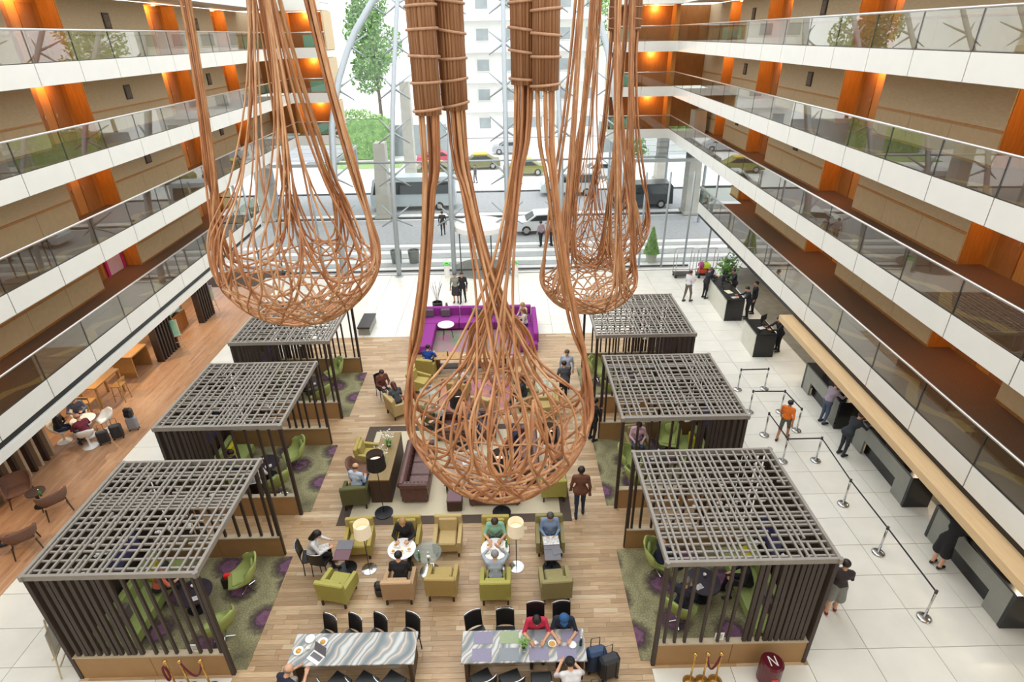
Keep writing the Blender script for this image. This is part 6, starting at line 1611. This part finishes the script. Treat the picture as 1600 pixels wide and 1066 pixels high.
for (x, y, a, lb, sc) in ((-14.32, 16.55, 0.5, 'black trolley bag nearest the man in maroon', 0.8), (-14.02, 16.85, 0.5, 'black trolley bag between the tulip chairs and the grey bag', 0.85), (-13.75, 17.35, 0.3, 'grey trolley bag with a black backpack on top', 0.8)): place('suitcase', x, y, a, lb, 'suitcase', 'cafe luggage', {M_suit: mat('grey_suitcase', '8f8f94', 0.5, var=0.1, scale=8)} if 'grey trolley' in lb else None, scale=(sc, sc, sc))
bp2 = thing('backpack', 'black backpack set on the grey trolley bag', 'backpack', (-13.75, 17.35, 0.58)); MB().box((0, 0, 0.18), (0.3, 0.2, 0.34), ch=0.07).build('body', M_blackl, bp2); MB().box((0, -0.11, 0.13), (0.22, 0.06, 0.18), ch=0.025).build('pocket', M_blackl, bp2)
WK = 'wicker tub chairs in the cafe'
place('tub_chair', -15.15, 13.76, 0.7, 'brown wicker tub chair facing the small cafe table', 'chair', WK, scale=(1.1, 1.1, 1)); place('tub_chair', -13.72, 13.23, -2.3, 'brown wicker tub chair with its back to the white floor strip', 'chair', WK, scale=(1.1, 1.1, 1)); place('tub_chair', -13.59, 11.79, -2.4, 'brown wicker tub chair nearest the camera in the cafe', 'chair', WK, scale=(1.1, 1.1, 1)); place('tub_chair', -14.95, 11.7, 0.9, 'brown wicker tub chair under the guest in blue', 'chair', WK, scale=(1.1, 1.1, 1))
st_ = thing('small_table', 'small dark cafe table with a drink between wicker chairs', 'table', (-14.43, 13.52, 0.005)); MB().lathe([(0, 0.52), (0.26, 0.52), (0.26, 0.55), (0, 0.55)], 20).build('table_top', M_deskd, st_); MB().lathe([(0.03, 0), (0.03, 0.52)], 8).build('stem', M_black, st_); MB().lathe([(0, 0), (0.2, 0), (0.2, 0.02), (0, 0.03)], 16).build('base_disc', M_disc, st_)
bottle(-14.10, 13.32, 0.56, 'green bottle on the small cafe table'); person('guest in blue shirt sitting in a wicker chair', -14.92, 11.72, -60, 'sit', '2c4a86', '3a3a44', hair='short', haircol='2a1d16', arms='lap', lean=8, look=0.4, z=0.02)

# ================================================================== reception
M_cgrey = mat('counter_grey_stone', '8c8d84', 0.35, var=0.1, scale=3); M_cblack = mat('counter_black_stone', '1e1f20', 0.2, var=0.3, scale=3)
M_mon = mat('monitor_black', '17181a', 0.3)
def monitor(x, y, z, rz, label):
    t = thing('monitor', label, 'monitor', (x, y, z), rz); MB().box((0, 0, 0.3), (0.42, 0.03, 0.27), ch=0.004).build('screen', M_mon, t); MB().box((0, 0.03, 0.1), (0.05, 0.03, 0.2)).build('stand', M_mon, t); MB().box((0, 0.02, 0.006), (0.2, 0.16, 0.012)).build('foot', M_mon, t)
def counter(x, y0, y1, label, nm, rz=-AR, d=0.75, niche=True):
    L = y1 - y0; t = thing('reception_counter', label, 'counter', (x, (y0 + y1) / 2, 0.0), rz)
    MB().box((d / 2, 0, 1.08), (d, L, 0.06), ch=0.006).build('counter_top', M_cblack, t)
    for e in (-1, 1): MB().box((d / 2, e * (L / 2 - 0.05), 0.525), (d, 0.1, 1.05), ch=0.005).build('end_panel', M_cblack, t)
    if niche:
        MB().box((0.04, 0, 0.80), (0.06, L - 0.2, 0.50)).build('front_panel', M_cgrey, t)
        for e in (-1, 1): MB().box((0.04, e * (L / 2 - 0.1 - L * 0.09), 0.28), (0.06, L * 0.18, 0.54)).build('front_panel', M_cgrey, t)
        MB().box((0.2, 0, 0.28), (0.06, L * 0.62, 0.54)).build('niche_back', M_cblack, t)
    else: MB().box((0.0, 0, 0.53), (0.06, L - 0.02, 1.04)).build('front_panel', mat('counter_pale_stone', 'cfcdbf', 0.35, var=0.08, scale=3), t)
    return t
counter(11.38, 8.72, 11.62, 'nearest grey and black reception counter', 'nearest'); counter(11.5, 12.66, 15.78, 'middle grey and black reception counter', 'middle'); counter(11.42, 16.5, 19.28, 'farthest of the three long reception counters', 'farthest')
counter(10.5, 21.7, 23.2, 'short black service desk before the wooden pelmet', 'short', niche=False, d=0.85); counter(10.5, 25.3, 28.5, 'concierge desk with pale front near the glass facade', 'concierge', niche=False, d=0.85)
for k, (x, y) in enumerate(((11.85, 9.5), (11.85, 10.9), (11.95, 13.5), (11.95, 14.9), (11.88, 17.2), (11.88, 18.5))): monitor(x, y, 1.11, PI / 2, '%s black monitor along the reception counters from the nearest end' % ORD[k])
for k in range(6): bottle(11.75 + 0.06 * (k % 2), 12.9 + k * 0.47, 1.11, '%s small dark item on the middle reception counter' % ORD[k], M_disc, 0.14)
monitor(10.95, 27.4, 1.11, PI / 2, 'black monitor on the concierge desk'); paper(10.85, 26.3, 1.11, 0.2, 'cream papers on the concierge desk', 0.3, 0.4, mat('cream_paper', 'e8dfbe', 0.8, var=0.1, scale=20)); paper(10.9, 25.6, 1.11, 0.1, 'white papers at the near end of the concierge desk'); paper(10.9, 22.3, 1.11, 0.3, 'white papers on the short service desk'); monitor(11.1, 22.7, 1.11, 0.6, 'black monitor on the short service desk')
RC = None
person('man in lilac shirt and jeans at the farthest reception counter', 11.14, 16.88, -80, 'stand', 'a79cab', '4d5a70', hair='short', haircol='3a2c22', arms='counter', lean=14, look=0.2); person('man in dark suit leaning on the middle reception counter', 10.90, 15.09, -75, 'stand', '2b2f36', '2b2f36', hair='short', haircol='4a382c', arms='counter', lean=30, look=0.2, jacket=True); person('woman in black dress leaning over the nearest reception counter', 11.05, 10.55, -75, 'stand', '16161a', '16161a', hair='short', haircol='2a1d16', skirt=True, arms='counter', lean=28, look=0.2)
person('man in orange tee and shorts walking through the queue line', 9.32, 16.01, -45, 'stand', 'ef7a1e', '5d5c50', hair='short', haircol='1d1512', long_sleeve=False, shorts=True, skin='tan', stride=0.55, h=0.92)
person('man in white shirt standing in the lobby near the luggage trolleys', 9.31, 27.72, -60, 'stand', 'dcd9de', '6b6257', hair='short', haircol='5a1f22', arms='hold', stride=0.35); person('porter in black vest at the concierge desk', 10.33, 28.09, -70, 'stand', '26252b', '1d1d22', hair='short', haircol='8a5a4a', arms='counter', lean=10)
person('concierge in dark suit behind the desk end by the facade', 11.75, 27.9, 90, 'stand', '26222a', '1d1d22', hair='short', haircol='3a1f18', arms='counter', lean=10, look=0.3, jacket=True); person('concierge in dark suit writing at the near end of the desk', 11.6, 25.5, 80, 'stand', '1f1f28', '1d1d22', hair='short', haircol='15110f', arms='counter', lean=12, look=0.4, jacket=True); person('porter in white shirt and black vest behind the concierge desk', 12.1, 26.1, 80, 'stand', '1c1c22', '1d1d22', hair='short', haircol='15110f', arms='down')
person('person in black coat behind the short service desk', 11.72, 22.2, 95, 'stand', '1c1c20', '1c1c20', hair='short', haircol='2a1d16', arms='counter', lean=14, look=0.3, jacket=True)
for k, y in enumerate((9.9, 13.9, 17.6)): person('%s receptionist in black behind the reception counters' % ('nearest', 'middle', 'farthest')[k], 12.65, y, 90, 'stand', '1c1c22', '1c1c22', hair='short', haircol='3a2418', arms='counter', lean=10, look=0.3)
# queue posts with belts
QP = [(8.92, 19.17), (9.98, 19.18), (8.80, 17.64), (9.94, 17.60), (10.03, 16.46), (8.81, 16.24), (8.84, 14.83), (9.93, 14.83), (9.80, 12.84), (9.80, 11.01), (9.77, 9.04)]
QN = ['first chrome queue post from the glass facade', 'second chrome queue post, beside the short service desk lane', 'third chrome queue post at the inner lane corner', 'fourth chrome queue post at the outer lane corner', 'chrome queue post just beside the man in orange', 'chrome queue post behind the man in orange', 'chrome queue post where the long lane begins near the middle pavilion', 'chrome queue post at the turn of the long lane', 'chrome queue post after the turn of the long lane', 'chrome queue post second from the end of the long lane', 'last chrome queue post nearest the camera']
for k, (x, y) in enumerate(QP): place('queue_post', x, y, 0, QN[k], 'queue post', 'chrome queue posts')
M_belt = mat('belt_black', '2c2f33', 0.7)
for k, (a, b) in enumerate(((0, 1), (2, 3), (3, 4), (5, 6), (6, 7), (7, 8), (8, 9), (9, 10))):
    A, B = Vector(QP[a]), Vector(QP[b]); d = (B - A).normalized(); n_ = Vector((-d.y, d.x)) * 0.003; A2, B2 = A + d * 0.045, B - d * 0.045
    v = [(A2.x - n_.x, A2.y - n_.y, 0.885), (B2.x - n_.x, B2.y - n_.y, 0.885), (B2.x + n_.x, B2.y + n_.y, 0.885), (A2.x + n_.x, A2.y + n_.y, 0.885)]
    tag(MB().add(v + [(p[0], p[1], 0.94) for p in v], [(3, 2, 1, 0), (4, 5, 6, 7), (0, 1, 5, 4), (1, 2, 6, 5), (2, 3, 7, 6), (3, 0, 4, 7)]).build('queue_belt', M_belt), '%s stretch of black queue belt counted from the facade' % ORD[k], 'belt')
# luggage trolleys by the facade
def trolley(x, y, label, load):
    t = thing('luggage_trolley', label, 'trolley', (x, y, 0.0)); MB().box((0, 0, 0.2), (1.0, 0.6, 0.06), ch=0.01).build('platform', M_dark, t)
    for e in (-1, 1): MB().tube([(e * 0.48, -0.26, 0.2), (e * 0.48, -0.26, 1.5), (e * 0.48, 0, 1.72), (e * 0.48, 0.26, 1.5), (e * 0.48, 0.26, 0.2)], 0.02, 6).build('hoop', M_chrome, t, smooth=True)
    MB().tube([(-0.48, 0, 1.72), (0.48, 0, 1.72)], 0.02, 6).build('top_bar', M_chrome, t)
    for ex in (-1, 1):
        for ey in (-1, 1): MB().ball((ex * 0.42, ey * 0.22, 0.085), 0.085, 8).build('wheel', M_tyre, t)
trolley(10.0, 31.2, 'empty luggage trolley by the glass facade', 0); trolley(11.3, 31.1, 'luggage trolley loaded with bright bags by the glass facade', 1)
for k, (dx, z, c, nm, w) in enumerate(((-0.2, 0.23, 'c2452a', 'orange', 0.5), (0.25, 0.23, '3a2f63', 'purple', 0.45), (-0.05, 0.55, 'b7cf3a', 'lime', 0.5), (-0.28, 0.57, 'b13a7a', 'pink', 0.3))):
    b_ = thing('travel_bag', '%s travel bag on the loaded luggage trolley' % nm, 'bag', (11.3 + dx, 31.1, z)); MB().box((0, 0, 0.15), (w, 0.42, 0.3), ch=0.07).build('body', mat('bag_' + nm, c, 0.7, var=0.1, scale=10), b_); MB().tube([(-0.1, 0, 0.3), (0, 0, 0.4), (0.1, 0, 0.3)], 0.012, 6).build('handle', M_blackl, b_)
gp = thing('leafy_plant', 'dark leafy potted plant under the gallery by the concierge desk', 'plant', (12.4, 30.6, 0.0)); MB().lathe([(0, 0), (0.22, 0), (0.3, 0.5), (0.25, 0.5), (0.22, 0.42), (0, 0.42)], 14).build('pot', M_black, gp); leaf_cloud(260, lambda r: (r.gauss(0, 0.28), r.gauss(0, 0.28), 0.9 + r.gauss(0, 0.35)), 0.13, 91).build('foliage', M_leafd, gp); MB().tube([(0, 0, 0.4), (0, 0, 1.2)], 0.03, 6).build('stem', M_bark, gp)
bq = thing('dark_bench', 'dark box bench in the far lobby beside the farthest cafe side pavilion', 'bench', (-6.9, 25.3, 0.0), 0.0); MB().box((0, 0, 0.4), (0.6, 1.6, 0.08), ch=0.01).build('top', M_disc, bq); MB().box((0, 0, 0.18), (0.54, 1.5, 0.36)).build('base', M_cgrey, bq)
# pedestrians on the street
for k, (x, y, c) in enumerate(((-4.6, 40.2, '2b2c33'), (2.2, 37.3, 'b39aa8'), (2.9, 37.4, '6d6a78'), (-3.6, 58, '3a3a40'), (-3.0, 56.5, '4a4a50'))): person(('dark dressed pedestrian standing outside behind the sculpture strand', 'pedestrian in lilac waiting outside before the white car', 'pedestrian in grey waiting outside before the white car', 'far pedestrian in dark clothes beside the olive taxi', 'far pedestrian crossing the driveway')[k], x, y, 30 * k, 'stand', c, '2b2e38', stride=0.25, z=-0.04)
